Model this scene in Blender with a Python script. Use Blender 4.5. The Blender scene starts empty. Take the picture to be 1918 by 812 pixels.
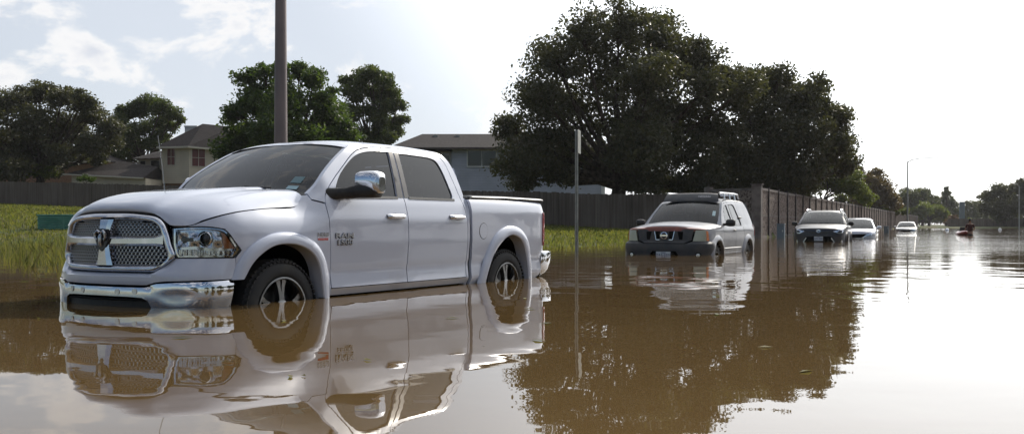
import bpy, math, random
import numpy as np
from mathutils import Vector
from mathutils.geometry import delaunay_2d_cdt
R = math.radians
SC = bpy.context.scene
COL = SC.collection
# ---------------------------------------------------------------- camera
F_PX = 1825.4; CAM_H = 0.63
cd = bpy.data.cameras.new('camera'); cam = bpy.data.objects.new('camera', cd); COL.objects.link(cam)
cam.location = (0, 0, CAM_H); cam.rotation_euler = (R(90), 0, 0)
cd.sensor_width = 36; cd.lens = 36*F_PX/1918; cd.shift_y = 14/1918
cd.clip_start = .05; cd.clip_end = 6000
SC.camera = cam
# ---------------------------------------------------------------- light
SUN_AZ, SUN_EL = 32.0, 34.0
W = bpy.data.worlds.new('World'); SC.world = W; W.use_nodes = True
nt = W.node_tree; nt.nodes.clear()
def N(t, typ, **k):
    n = t.nodes.new(typ)
    for a, v in k.items(): setattr(n, a, v)
    return n
def mth(t, op, a, b=None, c=None, clamp=False):
    n = N(t, 'ShaderNodeMath', operation=op); n.use_clamp = clamp
    for i, v in enumerate((a, b, c)):
        if v is None: continue
        if isinstance(v, (int, float)): n.inputs[i].default_value = v
        else: t.links.new(v, n.inputs[i])
    return n.outputs[0]
def mrange(t, v, a, b, c=0., d=1., smooth=True):
    n = N(t, 'ShaderNodeMapRange'); n.interpolation_type = 'SMOOTHSTEP' if smooth else 'LINEAR'
    t.links.new(v, n.inputs[0])
    for i, q in zip((1, 2, 3, 4), (a, b, c, d)): n.inputs[i].default_value = q
    return n.outputs[0]
def build_world():
    sky = N(nt, 'ShaderNodeTexSky', sky_type='NISHITA'); sky.sun_disc = False
    sky.sun_elevation = R(SUN_EL); sky.sun_rotation = R(SUN_AZ)
    sky.air_density = 1.0; sky.dust_density = .7; sky.ozone_density = 2.5; sky.altitude = 20
    tc = N(nt, 'ShaderNodeTexCoord'); sp = N(nt, 'ShaderNodeSeparateXYZ'); nt.links.new(tc.outputs['Generated'], sp.inputs[0])
    mp = N(nt, 'ShaderNodeMapping'); nt.links.new(tc.outputs['Generated'], mp.inputs[0])
    mp.inputs['Scale'].default_value = (1, 1, 1.9); mp.inputs['Location'].default_value = (.31, .12, .43)
    n1 = N(nt, 'ShaderNodeTexNoise'); n1.inputs['Scale'].default_value = 7.5; n1.inputs['Detail'].default_value = 9; n1.inputs['Roughness'].default_value = .58; n1.inputs['Distortion'].default_value = .25
    nt.links.new(mp.outputs[0], n1.inputs['Vector'])
    # a bank of cumulus (x,z direction of its middle) plus scattered small ones
    def blob(cx, cz, rx, rz):
        a = mth(nt, 'MULTIPLY', mth(nt, 'SUBTRACT', sp.outputs[0], cx), 1/rx); b = mth(nt, 'MULTIPLY', mth(nt, 'SUBTRACT', sp.outputs[2], cz), 1/rz)
        r = mth(nt, 'SQRT', mth(nt, 'ADD', mth(nt, 'MULTIPLY', a, a), mth(nt, 'MULTIPLY', b, b)))
        return mrange(nt, r, 1.5, .1, 0, .26)
    fwd = mrange(nt, sp.outputs[1], .0, .3)
    m = blob(-.305, .175, .105, .062)
    for q in ((-.47, .19, .05, .035), (-.345, .14, .05, .022), (-.235, .185, .035, .04), (-.47, .125, .05, .02), (-.40, .165, .03, .02)):
        m = mth(nt, 'MAXIMUM', m, blob(*q))
    m = mth(nt, 'MULTIPLY', m, fwd)
    hi = mrange(nt, sp.outputs[2], .26, .5, 0, .11)
    d = mth(nt, 'ADD', mth(nt, 'ADD', mth(nt, 'MULTIPLY_ADD', n1.outputs[0], 1.7, -.40), m), hi)
    dens = mrange(nt, d, .58, .74)
    edge = mrange(nt, d, .66, .95)          # thick middle goes greyer, thin sunlit rim white
    cc = N(nt, 'ShaderNodeMix', data_type='RGBA'); nt.links.new(edge, cc.inputs[0])
    cc.inputs[6].default_value = (14.2, 13.9, 13.6, 1); cc.inputs[7].default_value = (9.6, 10.0, 11.0, 1)
    # thin high cloud: forward-scatters, so it is bright round the sun and hardly there behind the camera
    vd = N(nt, 'ShaderNodeVectorMath', operation='DOT_PRODUCT'); nt.links.new(tc.outputs['Generated'], vd.inputs[0]); vd.inputs[1].default_value = (math.sin(R(SUN_AZ))*math.cos(R(SUN_EL)), math.cos(R(SUN_AZ))*math.cos(R(SUN_EL)), math.sin(R(SUN_EL)))
    vf = mrange(nt, vd.outputs['Value'], -.0, .62, .0, .74)
    vc = N(nt, 'ShaderNodeMix', data_type='RGBA'); nt.links.new(mrange(nt, vd.outputs['Value'], .69, .96), vc.inputs[0]); vc.inputs[6].default_value = (11.5, 12.1, 13.1, 1); vc.inputs[7].default_value = (38, 38.5, 39, 1)
    haze = N(nt, 'ShaderNodeMix', data_type='RGBA'); nt.links.new(vf, haze.inputs[0])
    nt.links.new(sky.outputs[0], haze.inputs[6]); nt.links.new(vc.outputs[2], haze.inputs[7])
    mx = N(nt, 'ShaderNodeMix', data_type='RGBA')
    nt.links.new(mth(nt, 'MULTIPLY', mth(nt, 'MULTIPLY', dens, .8), mrange(nt, vd.outputs['Value'], .66, .88, 1, 0)), mx.inputs[0]); nt.links.new(haze.outputs[2], mx.inputs[6]); nt.links.new(cc.outputs[2], mx.inputs[7])
    bg = N(nt, 'ShaderNodeBackground'); bg.inputs[1].default_value = .075
    nt.links.new(mx.outputs[2], bg.inputs[0])
    o = N(nt, 'ShaderNodeOutputWorld'); nt.links.new(bg.outputs[0], o.inputs[0])
build_world()
sl = bpy.data.lights.new('sun', 'SUN'); sl.energy = 4.2; sl.angle = R(.53); sl.color = (1, .93, .82)
so = bpy.data.objects.new('sun', sl); COL.objects.link(so)
SV = Vector((math.sin(R(SUN_AZ))*math.cos(R(SUN_EL)), math.cos(R(SUN_AZ))*math.cos(R(SUN_EL)), math.sin(R(SUN_EL))))
so.rotation_euler = SV.to_track_quat('Z', 'Y').to_euler(); so.location = SV*60
vs = SC.view_settings; vs.view_transform = 'Standard'; vs.look = 'None'; vs.gamma = 1; vs.exposure = 0; vs.use_curve_mapping = False
SC.render.engine = 'CYCLES'
cy = SC.cycles; cy.max_bounces = 8; cy.transparent_max_bounces = 16; cy.glossy_bounces = 5; cy.diffuse_bounces = 3; cy.caustics_reflective = False; cy.caustics_refractive = False
cy.sample_clamp_indirect = 6
# ---------------------------------------------------------------- materials
MT = {}
def mat(name, col=(.5,.5,.5), rough=.5, metal=0., coat=0., spec=.5, emit=None):
    if name in MT: return MT[name]
    m = bpy.data.materials.new(name); m.use_nodes = True; b = m.node_tree.nodes['Principled BSDF']
    b.inputs['Base Color'].default_value = (*col, 1); b.inputs['Roughness'].default_value = rough; b.inputs['Metallic'].default_value = metal
    b.inputs['Coat Weight'].default_value = coat; b.inputs['Coat Roughness'].default_value = .03; b.inputs['Coat IOR'].default_value = 1.5; b.inputs['Specular IOR Level'].default_value = spec
    MT[name] = m; return m
def noise_col(m, c1, c2, scale=5, detail=6, lo=.35, hi=.65, vec=None, stretch=(1,1,1), coord='Object', rough=None, bump=0., bdist=.01, dist=0.):
    t = m.node_tree; b = t.nodes['Principled BSDF']
    tc = N(t, 'ShaderNodeTexCoord'); mp = N(t, 'ShaderNodeMapping'); mp.inputs['Scale'].default_value = stretch
    t.links.new(tc.outputs[coord], mp.inputs[0])
    n = N(t, 'ShaderNodeTexNoise'); n.inputs['Scale'].default_value = scale; n.inputs['Detail'].default_value = detail; n.inputs['Distortion'].default_value = dist
    t.links.new(mp.outputs[0], n.inputs['Vector'])
    r = mrange(t, n.outputs[0], lo, hi)
    mx = N(t, 'ShaderNodeMix', data_type='RGBA'); t.links.new(r, mx.inputs[0]); mx.inputs[6].default_value = (*c1, 1); mx.inputs[7].default_value = (*c2, 1)
    t.links.new(mx.outputs[2], b.inputs['Base Color'])
    if rough: t.links.new(mrange(t, n.outputs[0], .3, .7, rough[0], rough[1]), b.inputs['Roughness'])
    if bump:
        bp = N(t, 'ShaderNodeBump'); bp.inputs['Strength'].default_value = bump; bp.inputs['Distance'].default_value = bdist
        t.links.new(n.outputs[0], bp.inputs['Height']); t.links.new(bp.outputs[0], b.inputs['Normal'])
    return mx, n, mp
def glass(name, tint, ior=1.5, rough=0.0):
    m = bpy.data.materials.new(name); m.use_nodes = True; t = m.node_tree; t.nodes.clear()
    o = N(t, 'ShaderNodeOutputMaterial'); mx = N(t, 'ShaderNodeMixShader'); f = N(t, 'ShaderNodeFresnel'); f.inputs[0].default_value = ior
    tr = N(t, 'ShaderNodeBsdfTransparent'); tr.inputs[0].default_value = (*tint, 1); g = N(t, 'ShaderNodeBsdfGlossy'); g.inputs[1].default_value = rough
    t.links.new(f.outputs[0], mx.inputs[0]); t.links.new(tr.outputs[0], mx.inputs[1]); t.links.new(g.outputs[0], mx.inputs[2]); t.links.new(mx.outputs[0], o.inputs[0])
    MT[name] = m; return m
def dirt(m, base, dcol=(.22,.16,.09), z0=0., z1=.35, amt=.35, scale=3.):
    # splashed film of silt, strongest just above the flood line (world z) and patchy
    t = m.node_tree; b = t.nodes['Principled BSDF']
    g = N(t, 'ShaderNodeNewGeometry'); s = N(t, 'ShaderNodeSeparateXYZ'); t.links.new(g.outputs['Position'], s.inputs[0])
    n = N(t, 'ShaderNodeTexNoise'); n.inputs['Scale'].default_value = scale; n.inputs['Detail'].default_value = 8
    t.links.new(g.outputs['Position'], n.inputs['Vector'])
    h = mrange(t, s.outputs[2], z1, z0, 0, 1); p = mrange(t, n.outputs[0], .38, .68, .25, 1)
    f = mth(t, 'MULTIPLY', mth(t, 'MULTIPLY', h, p), amt)
    mx = N(t, 'ShaderNodeMix', data_type='RGBA'); t.links.new(f, mx.inputs[0]); mx.inputs[6].default_value = (*base, 1); mx.inputs[7].default_value = (*dcol, 1)
    t.links.new(mx.outputs[2], b.inputs['Base Color'])
    r0 = b.inputs['Roughness'].default_value
    t.links.new(mrange(t, n.outputs[0], .35, .75, r0, r0+.12), b.inputs['Roughness'])
def make_mats():
    m = mat('white_paint', (.53,.565,.665), .28, 0, 1.0); dirt(m, (.53,.565,.665), amt=.22)
    m = mat('silver_paint', (.23,.24,.27), .42, .1, .4); dirt(m, (.23,.24,.27), amt=.3)
    m = mat('navy_paint', (.010,.014,.028), .42, .0, .35); dirt(m, (.012,.016,.03), amt=.2)
    m = mat('pearl_paint', (.62,.64,.70), .3, .3, 1.0); dirt(m, (.62,.64,.70), amt=.25)
    m = mat('beige_paint', (.60,.58,.53), .3, .3, 1.0)
    m = mat('red_paint', (.36,.075,.03), .4, 0, .6)
    noise_col(m, (.27,.06,.03), (.16,.04,.025), 9, lo=.3, hi=.7)
    m = mat('chrome', (.80,.80,.82), .055, 1.0); dirt(m, (.80,.80,.82), dcol=(.42,.37,.28), amt=.5, z1=.25)
    mat('chrome_dull', (.62,.62,.64), .22, 1.0)
    mat('badge_metal', (.42,.42,.44), .2, 1.0); mat('satin_trim', (.09,.085,.08), .33, .35)
    m = mat('black_plastic', (.018,.018,.019), .48); noise_col(m, (.016,.016,.017), (.028,.026,.024), 30)
    m = mat('grey_plastic', (.055,.056,.062), .6); noise_col(m, (.048,.05,.056), (.075,.072,.07), 6)
    mat('gap_black', (.006,.006,.006), .9, spec=.1)
    m = mat('rubber', (.016,.016,.017), .75); noise_col(m, (.013,.013,.014), (.04,.034,.026), 6, lo=.45, hi=.75)
    m = mat('alloy', (.27,.265,.26), .24, 1.0); mat('alloy_dark', (.08,.08,.082), .35, .8)
    mat('amber', (.65,.17,.02), .15, 0, 1.0); m = mat('tail_red', (.40,.012,.012), .12, 0, 1.0)
    mat('lamp_silver', (.74,.75,.78), .14, .92); mat('grille_chrome', (.58,.59,.63), .12, 1.0); mat('mesh_metal', (.40,.40,.42), .3, 1.0); mat('lamp_dark', (.05,.05,.055), .2, .3)
    mat('seat_cloth', (.035,.033,.032), .9); mat('plate_white', (.62,.64,.66), .45); mat('plate_blue', (.03,.04,.12), .5)
    mat('headlamp_yellow', (.42,.43,.33), .3, .1, 1.0)
    mat('sticker', (.28,.42,.46), .5); mat('sticker_dark', (.10,.18,.2), .5)
    mat('vinyl', (.022,.022,.023), .33)
    glass('tinted_glass', (.04,.045,.06), 1.47); glass('car_windshield_glass', (.22,.27,.31), 1.42); glass('windshield_glass', (.34,.48,.52), 1.65); glass('clear_lens', (.86,.88,.9), 1.45); glass('side_glass', (.45,.5,.5), 1.6)
make_mats()
M = MT
# ---------------------------------------------------------------- mesh helpers
def link(o): COL.objects.link(o); return o
def tag(o, label=None, cat=None, group=None, kind=None):
    for k, v in (('label', label), ('category', cat), ('group', group), ('kind', kind)):
        if v: o[k] = v
    return o
def empty(name, loc, rz=0, **k):
    o = bpy.data.objects.new(name, None); o.location = loc; o.rotation_euler = (0, 0, rz); o.empty_display_size = .2
    return tag(link(o), **k)
def mesh(name, V, Fc, m=None, parent=None, ang=38, smooth=True, merge=0, sharp=None):
    me = bpy.data.meshes.new(name); me.from_pydata([tuple(map(float, v)) for v in V], [], [tuple(int(i) for i in f) for f in Fc]); 
    me.validate(); me.update()
    if smooth:
        me.shade_smooth()
        if ang: me.set_sharp_from_angle(angle=R(ang))
    ms = m if isinstance(m, (list, tuple)) else [m]
    for q in ms:
        if q: me.materials.append(M[q] if isinstance(q, str) else q)
    o = bpy.data.objects.new(name, me); link(o)
    if parent: o.parent = parent
    return o
class MB:
    def __init__(s): s.v = []; s.f = []; s.mi = []
    def add(s, V, Fc, k=0):
        b = len(s.v); s.v += [tuple(map(float, v)) for v in V]; s.f += [tuple(int(i)+b for i in f) for f in Fc]; s.mi += [k]*len(Fc); return s
    def box(s, x0, x1, y0, y1, z0, z1, k=0, bev=0):
        if bev:
            b = min(bev, (x1-x0)*.45, (y1-y0)*.45, (z1-z0)*.45); ring = []
            for (zz, i) in ((z0, b), (z0+b, 0), (z1-b, 0), (z1, b)):
                xa, xb, ya, yb = x0+i, x1-i, y0+i, y1-i
                c = [(xa+b*(i == 0), ya), (xb-b*(i == 0), ya), (xb, ya+b*(i == 0)), (xb, yb-b*(i == 0)), (xb-b*(i == 0), yb), (xa+b*(i == 0), yb), (xa, yb-b*(i == 0)), (xa, ya+b*(i == 0))]
                if i: c = [(xa+b*.0, ya), (xb, ya), (xb, ya), (xb, yb), (xb, yb), (xa, yb), (xa, yb), (xa, ya)]
                ring.append([(p[0], p[1], zz) for p in c])
            V = [p for r in ring for p in r]; Fc = []
            for r in range(3):
                for j in range(8): Fc.append((r*8+j, r*8+(j+1) % 8, (r+1)*8+(j+1) % 8, (r+1)*8+j))
            Fc.append(tuple(reversed((0, 1, 3, 5)))); Fc.append((24, 25, 27, 29))
            return s.add(V, Fc, k)
        V = [(x, y, z) for z in (z0, z1) for y in (y0, y1) for x in (x0, x1)]
        return s.add(V, [(0,2,3,1),(4,5,7,6),(0,1,5,4),(2,6,7,3),(0,4,6,2),(1,3,7,5)], k)
    def tube(s, pts, rad, n=8, k=0, cap=True):
        P = [Vector(p) for p in pts]; rs = rad if isinstance(rad, (list, tuple)) else [rad]*len(P)
        V = []; up = None
        for i, p in enumerate(P):
            d = (P[min(i+1, len(P)-1)]-P[max(i-1, 0)]).normalized()
            if up is None: up = d.orthogonal().normalized()
            a = (up - d*up.dot(d)).normalized(); up = a; b = d.cross(a)
            for j in range(n):
                t = 2*math.pi*j/n; V.append(p+(a*math.cos(t)+b*math.sin(t))*rs[i])
        Fc = [(i*n+j, i*n+(j+1) % n, (i+1)*n+(j+1) % n, (i+1)*n+j) for i in range(len(P)-1) for j in range(n)]
        if cap: Fc += [tuple(reversed(range(n))), tuple(range((len(P)-1)*n, len(P)*n))]
        return s.add(V, Fc, k)
    def lathe(s, prof, c=(0,0,0), axis='y', n=40, k=0, closed=False):
        # prof: (r, h) pairs along axis
        V = []; m_ = len(prof)
        for i in range(n):
            t = 2*math.pi*i/n
            for r, h in prof:
                p = (r*math.cos(t), h, r*math.sin(t)) if axis == 'y' else ((r*math.cos(t), r*math.sin(t), h) if axis == 'z' else (h, r*math.cos(t), r*math.sin(t)))
                V.append((p[0]+c[0], p[1]+c[1], p[2]+c[2]))
        q = m_ if closed else m_-1
        Fc = [(i*m_+j, i*m_+(j+1) % m_, ((i+1) % n)*m_+(j+1) % m_, ((i+1) % n)*m_+j) for i in range(n) for j in range(q)]
        return s.add(V, Fc, k)
    def grid(s, rows, k=0, flip=False):
        a = len(rows); b = len(rows[0]); V = [p for r in rows for p in r]
        Fc = [(i*b+j, i*b+j+1, (i+1)*b+j+1, (i+1)*b+j) for i in range(a-1) for j in range(b-1)]
        if flip: Fc = [tuple(reversed(f)) for f in Fc]
        return s.add(V, Fc, k)
    def build(s, name, m, parent=None, **kw):
        o = mesh(name, s.v, s.f, m, parent, **kw)
        if isinstance(m, (list, tuple)) and len(o.data.polygons) == len(s.mi):
            o.data.polygons.foreach_set('material_index', s.mi)
        return o
def crom(pts,n=8,closed=False):
    p=np.array(pts,float)
    if len(p)<3 and not closed: 
        return [tuple(a) for a in np.array([p[0]+(p[-1]-p[0])*t for t in np.linspace(0,1,n+1)])]
    out=[];N=len(p)
    rng=range(N if closed else N-1)
    for i in rng:
        p1=p[i];p2=p[(i+1)%N]
        p0=p[(i-1)%N] if (closed or i>0) else 2*p1-p2
        p3=p[(i+2)%N] if (closed or i<N-2) else 2*p2-p1
        # centripetal
        def d(a,b): return max(np.linalg.norm(b-a),1e-6)**.5
        t0=0;t1=d(p0,p1);t2=t1+d(p1,p2);t3=t2+d(p2,p3)
        for k in range(n):
            t=t1+(t2-t1)*k/n
            A1=(t1-t)/(t1-t0)*p0+(t-t0)/(t1-t0)*p1;A2=(t2-t)/(t2-t1)*p1+(t-t1)/(t2-t1)*p2;A3=(t3-t)/(t3-t2)*p2+(t-t2)/(t3-t2)*p3
            B1=(t2-t)/(t2-t0)*A1+(t-t0)/(t2-t0)*A2;B2=(t3-t)/(t3-t1)*A2+(t-t1)/(t3-t1)*A3
            out.append(tuple((t2-t)/(t2-t1)*B1+(t-t1)/(t2-t1)*B2))
    if not closed: out.append(tuple(p[-1]))
    return out
class Shell:
    def __init__(s,plan,off,n=12):
        c=np.array(crom(plan,n)); s.c=c
        s.s=np.concatenate([[0],np.cumsum(np.linalg.norm(np.diff(c,axis=0),axis=1))])
        t=np.gradient(c,s.s,axis=0); t/=np.linalg.norm(t,axis=1)[:,None]
        s.n=np.stack([-t[:,1],t[:,0]],1)*-1  # travelling nose->left side->tail ; outward
        s.off=off
        ys=c[:,1]; s.kmax=int(np.argmax(ys))
    def P(s,S,z,e=0.):
        S=np.asarray(S,float);z=np.asarray(z,float);sg=np.where(S<0,-1.,1.);S=np.abs(S)
        x=np.interp(S,s.s,s.c[:,0]);y=np.interp(S,s.s,s.c[:,1])
        nx=np.interp(S,s.s,s.n[:,0]);ny=np.interp(S,s.s,s.n[:,1])
        o=s.off(x,y,z)+e
        return np.stack([x+nx*o,(y+ny*o)*sg,z+0*x],-1)
    def sx(s,x):  # s for given x on the side portion
        return np.interp(-np.asarray(x,float),-s.c[3:-3,0],s.s[3:-3])
    def sy(s,y):
        k=s.kmax; return np.interp(np.asarray(y,float),s.c[:k,1],s.s[:k])
def ss(a,b,x): 
    t=np.clip((x-a)/(b-a),0,1); return t*t*(3-2*t)
# pickup truck
TPLAN=[(.955,0),(.945,.2),(.905,.42),(.85,.60),(.78,.73),(.66,.85),(.50,.925),(.30,.958),(0,.97),(-.6,.975),(-1.6,.98),(-2.7,.975),(-3.6,.97),(-4.2,.955),(-4.43,.935),(-4.51,.90),(-4.545,.83),(-4.56,.6),(-4.565,0)]
ZD=[.40,.50,.56,.60,.72,.735,.75,.95,1.10,1.165,1.18,1.25,1.33,1.37,1.40,1.50,1.65,1.78,1.84,1.88,1.91]
OD=[-.09,-.045,-.005,-.012,-.026,-.018,-.014,.001,.001,.0,-.0025,-.018,-.037,-.055,-.065,-.098,-.155,-.208,-.24,-.28,-.36]
ZF=[.40,.50,.60,.75,.95,1.05,1.12,1.18,1.24,1.30,1.36,1.42]
OF=[-.06,-.03,-.012,-.014,.0,0,-.012,-.04,-.085,-.12,-.15,-.2]
ZN=[.40,.66,.76,.9,1.05,1.12,1.18,1.24,1.30]
ON=[0,0,.0,.0,-.005,-.012,-.03,-.07,-.14]
ZB=[.40,.50,.56,.60,.72,.735,.75,.95,1.10,1.20,1.255,1.27,1.33,1.36,1.385,1.41]
OB=[-.07,-.035,-.005,-.012,-.026,-.018,-.014,.0,.001,.0,-.001,-.0035,-.018,-.028,-.045,-.09]
def toff(x,y,z):
    a=np.interp(z,ZD,OD);f=np.interp(z,ZF,OF);n=np.interp(z,ZN,ON);b=np.interp(z,ZB,OB)
    wf=ss(-.62,-.15,x);wn=ss(.35,.75,x);wb=(x<-2.74)*1.
    r=a*(1-wf)+f*wf; r=r*(1-wn)+n*wn
    r=r*(1-wb)+b*wb
    wt=ss(-4.40,-4.53,x)  # tail
    return r
T=Shell(TPLAN,toff)
def inside(P, poly):
    x, y = P[:, 0], P[:, 1]; c = np.zeros(len(P), bool); n = len(poly)
    for i in range(n):
        x1, y1 = poly[i]; x2, y2 = poly[(i+1) % n]
        if y1 == y2: continue
        k = ((y1 > y) != (y2 > y)) & (x < (x2-x1)*(y-y1)/(y2-y1)+x1); c ^= k
    return c
def dens(poly, h):
    o = []; n = len(poly)
    for i in range(n):
        a = np.array(poly[i], float); b = np.array(poly[(i+1) % n], float); L = np.linalg.norm(b-a)
        if L < 1e-6: continue
        k = max(1, int(math.ceil(L/h)))
        for j in range(k): o.append(tuple(a+(b-a)*j/k))
    return o
def seg(*parts):   # joins pieces; a piece that starts with '~' is splined
    o = []
    for p in parts:
        if p[0] == '~': q = crom(p[1:], 5)
        else: q = list(p)
        for a in q:
            if not o or abs(a[0]-o[-1][0])+abs(a[1]-o[-1][1]) > 1e-4: o.append((float(a[0]), float(a[1])))
    return o
def panel_geo(sh, outline, holes=(), e=0., flange=.02, h=.035, hz=None):
    hz = hz or h
    loops = [dens(outline, h)]+[dens(q, h) for q in holes]
    pts = []; edges = []
    for L in loops:
        b = len(pts); pts += L; edges += [(b+i, b+(i+1) % len(L)) for i in range(len(L))]
    A = np.array(loops[0]); x0, z0 = A.min(0); x1, z1 = A.max(0)
    nx = max(2, int((x1-x0)/h)+1); nz = max(2, int((z1-z0)/hz)+1)
    gx, gz = np.meshgrid(np.linspace(x0, x1, nx), np.linspace(z0, z1, nz)); G = np.stack([gx.ravel(), gz.ravel()], 1)
    k = inside(G, loops[0])
    for L in loops[1:]: k &= ~inside(G, L)
    G = G[k]; B = np.array(pts)
    if len(G):
        d = np.sqrt(((G[:, None, :]-B[None])**2).sum(2)).min(1); G = G[d > h*.42]
    allp = pts+[tuple(g) for g in G]
    r = delaunay_2d_cdt([Vector(p) for p in allp], edges, [], 0, 1e-6)
    vv = np.array([tuple(v) for v in r[0]]); F = r[2]
    C = np.array([vv[list(f)].mean(0) for f in F]); k = inside(C, loops[0])
    for L in loops[1:]: k &= ~inside(C, L)
    F = [tuple(f) for f, q in zip(F, k) if q]
    ef = e if callable(e) else (lambda s_, z_: e)
    P = sh.P(vv[:, 0], vv[:, 1], ef(vv[:, 0], vv[:, 1]))
    # orient outward (domain: s grows backwards on left side)
    V = [tuple(p) for p in P]; out = []
    for f in F:
        a, b, c = (np.array(vv[i]) for i in f[:3])
        cr = (b[0]-a[0])*(c[1]-a[1])-(b[1]-a[1])*(c[0]-a[0])
        out.append(f if cr > 0 else tuple(reversed(f)))
    if flange:
        for L in loops:
            LL = np.array(L); b = len(V)
            top = sh.P(LL[:, 0], LL[:, 1], ef(LL[:, 0], LL[:, 1])); bot = sh.P(LL[:, 0], LL[:, 1], ef(LL[:, 0], LL[:, 1])-flange)
            V += [tuple(p) for p in top]+[tuple(p) for p in bot]; n = len(L)
            ar = sum(LL[i][0]*LL[(i+1) % n][1]-LL[(i+1) % n][0]*LL[i][1] for i in range(n))
            hole = L is not loops[0]
            for i in range(n):
                j = (i+1) % n; q = (b+i, b+j, b+n+j, b+n+i)
                if (ar > 0) != hole: q = tuple(reversed(q))
                out.append(q)
    return V, out
def mir(V, Fc): return [(v[0], -v[1], v[2]) for v in V], [tuple(reversed(f)) for f in Fc]
def pair(name, V, Fc, m, parent, **k):
    a = mesh(name, V, Fc, m, parent, **k); V2, F2 = mir(V, Fc); b = mesh(name, V2, F2, m, parent, **k); return a, b
def panel(name, sh, outline, m, parent, holes=(), e=0., flange=.02, h=.035, both=True, sx=True, **k):
    cv = (lambda L: [(float(sh.sx(x)), z) for x, z in L]) if sx else (lambda L: L)
    V, Fc = panel_geo(sh, cv(outline), [cv(q) for q in holes], e, flange, h)
    return pair(name, V, Fc, m, parent, **k) if both else mesh(name, V, Fc, m, parent, **k)
def arch(edge, cen, q, nv=28, bulge=None, v0=-1., v1=1.):
    rows = []
    for i, (E_, C_) in enumerate(zip(edge, cen)):
        qq = q[i] if isinstance(q, (list, tuple)) else q; r = []
        for j in range(nv+1):
            v = v0+(v1-v0)*j/nv; v = math.copysign(1-(1-abs(v))**1.35, v) if True else v
            w = abs(v)**qq; x = C_[0]+(E_[0]-C_[0])*abs(v)**2.2; z = C_[1]+(E_[2]-C_[1])*w; y = E_[1]*v
            if bulge: z += bulge(x, y, i)
            r.append((x, y, z))
        rows.append(r)
    return rows
def disc(c, rx, rz, n=20): return [(c[0]+rx*math.cos(2*math.pi*i/n), c[1]+rz*math.sin(2*math.pi*i/n)) for i in range(n)]
def text_geo(txt, size, bold=.0, ext=.004):
    cu = bpy.data.curves.new('t', 'FONT'); cu.body = txt; cu.size = size; cu.extrude = ext; cu.offset = bold; cu.align_x = 'CENTER'; cu.align_y = 'CENTER'; cu.resolution_u = 3
    o = bpy.data.objects.new('t', cu); COL.objects.link(o); dg = bpy.context.evaluated_depsgraph_get(); me = o.evaluated_get(dg).to_mesh()
    V = [tuple(v.co) for v in me.vertices]; Fc = [tuple(p.vertices) for p in me.polygons]; o.evaluated_get(dg).to_mesh_clear()
    bpy.data.objects.remove(o); bpy.data.curves.remove(cu); return V, Fc
def text_on(name, txt, size, sh, s, z, m, parent, e=.004, bold=0., sxs=1., both=False, ext=.003):
    V, Fc = text_geo(txt, size, bold, ext); V = np.array(V)
    S = s+V[:, 0]*sxs; P = sh.P(S, z+V[:, 1], e+V[:, 2]); return mesh(name, P, Fc, m, parent, ang=30)
def text_at(name, txt, size, origin, ux, uz, m, parent=None, bold=0., ext=.003):
    V, Fc = text_geo(txt, size, bold, ext); o = Vector(origin); a = Vector(ux).normalized(); b = Vector(uz).normalized(); c = a.cross(b)
    return mesh(name, [o+a*v[0]+b*v[1]+c*v[2] for v in V], Fc, m, parent, ang=30)
def wheel(parent, x, side, y, zc, r, w, rr, spokes=5, style='twin'):
    # side +1 left, -1 right ; y outer face
    root = MB(); s = side
    pr = [(rr, y-w), (rr+.03, y-w-.004), (r-.05, y-w), (r-.012, y-w+.03), (r, y-w+.06), (r, y-.06), (r-.012, y-.028), (r-.05, y-.004), (rr+.035, y+.002), (rr+.012, y-.006), (rr, y-.02)]
    tyre = MB(); tyre.lathe([(a, b*s) for a, b in pr], (x, 0, zc), n=56)
    # tread blocks
    for k in range(56):
        t = 2*math.pi*k/56
        for yy in (y-.055, y-.02):
            c, sn = math.cos(t), math.sin(t); rad = r+.004 if yy < y-.03 else r-.014
            a = .5*2*math.pi*r/56*.62
            P = []
            for dr in (-.01, .004):
                for dt in (-a, a):
                    for dy in (-.014, .014): P.append((x+(rad+dr)*c-dt*sn, s*(yy+dy), zc+(rad+dr)*sn+dt*c))
            tyre.add(P, [(0,1,3,2),(4,6,7,5),(0,4,5,1),(2,3,7,6),(0,2,6,4),(1,5,7,3)])
    T_ = tyre.build('wheel', 'rubber', parent)
    rim = MB(); rim.lathe([(a, b*s) for a, b in [(rr+.004, y-.012), (rr+.002, y+.0), (rr-.012, y+.002), (rr-.022, y-.012), (rr-.03, y-.06), (rr-.045, y-.17)]], (x, 0, zc), n=56)
    hr = .085
    for k in range(spokes):
        a0 = 2*math.pi*(k+.25)/spokes
        for off in ((-.115, .115) if style == 'twin' else (0,)):
            V = []
            for t, wd, dep in ((0, .034, .010), (.35, .021, .002), (.7, .021, -.004), (1., .034, -.004)):
                rad = hr*.6+(rr-.018-hr*.6)*t; an = a0+off*(.55+.75*t)*(1. if style == 'twin' else 0)
                c, sn = math.cos(an), math.sin(an)
                for u, yy in ((-1, -.05), (-.75, 0.), (.75, 0.), (1, -.05)):
                    V.append((x+rad*c-u*wd*sn, s*(y-.02+dep+yy), zc+rad*sn+u*wd*c))
            Fc = [(i*4+j, i*4+j+1, i*4+j+5, i*4+j+4) for i in range(3) for j in range(3)]
            rim.add(V, Fc)
    rim.lathe([(a, b*s) for a, b in [(0, y+.006), (.035, y+.005), (.042, y-.004), (hr, y-.012), (hr+.006, y-.04)]], (x, 0, zc), n=24)
    rim.build('rim', 'alloy', T_, ang=30)
    b = MB(); b.lathe([(a, q*s) for a, q in [(0, y-.10), (.17, y-.10), (.17, y-.12), (rr-.03, y-.15), (rr-.02, y-.2)]], (x, 0, zc), n=32); b.build('brake_disc', 'alloy_dark', T_)
    return T_
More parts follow.
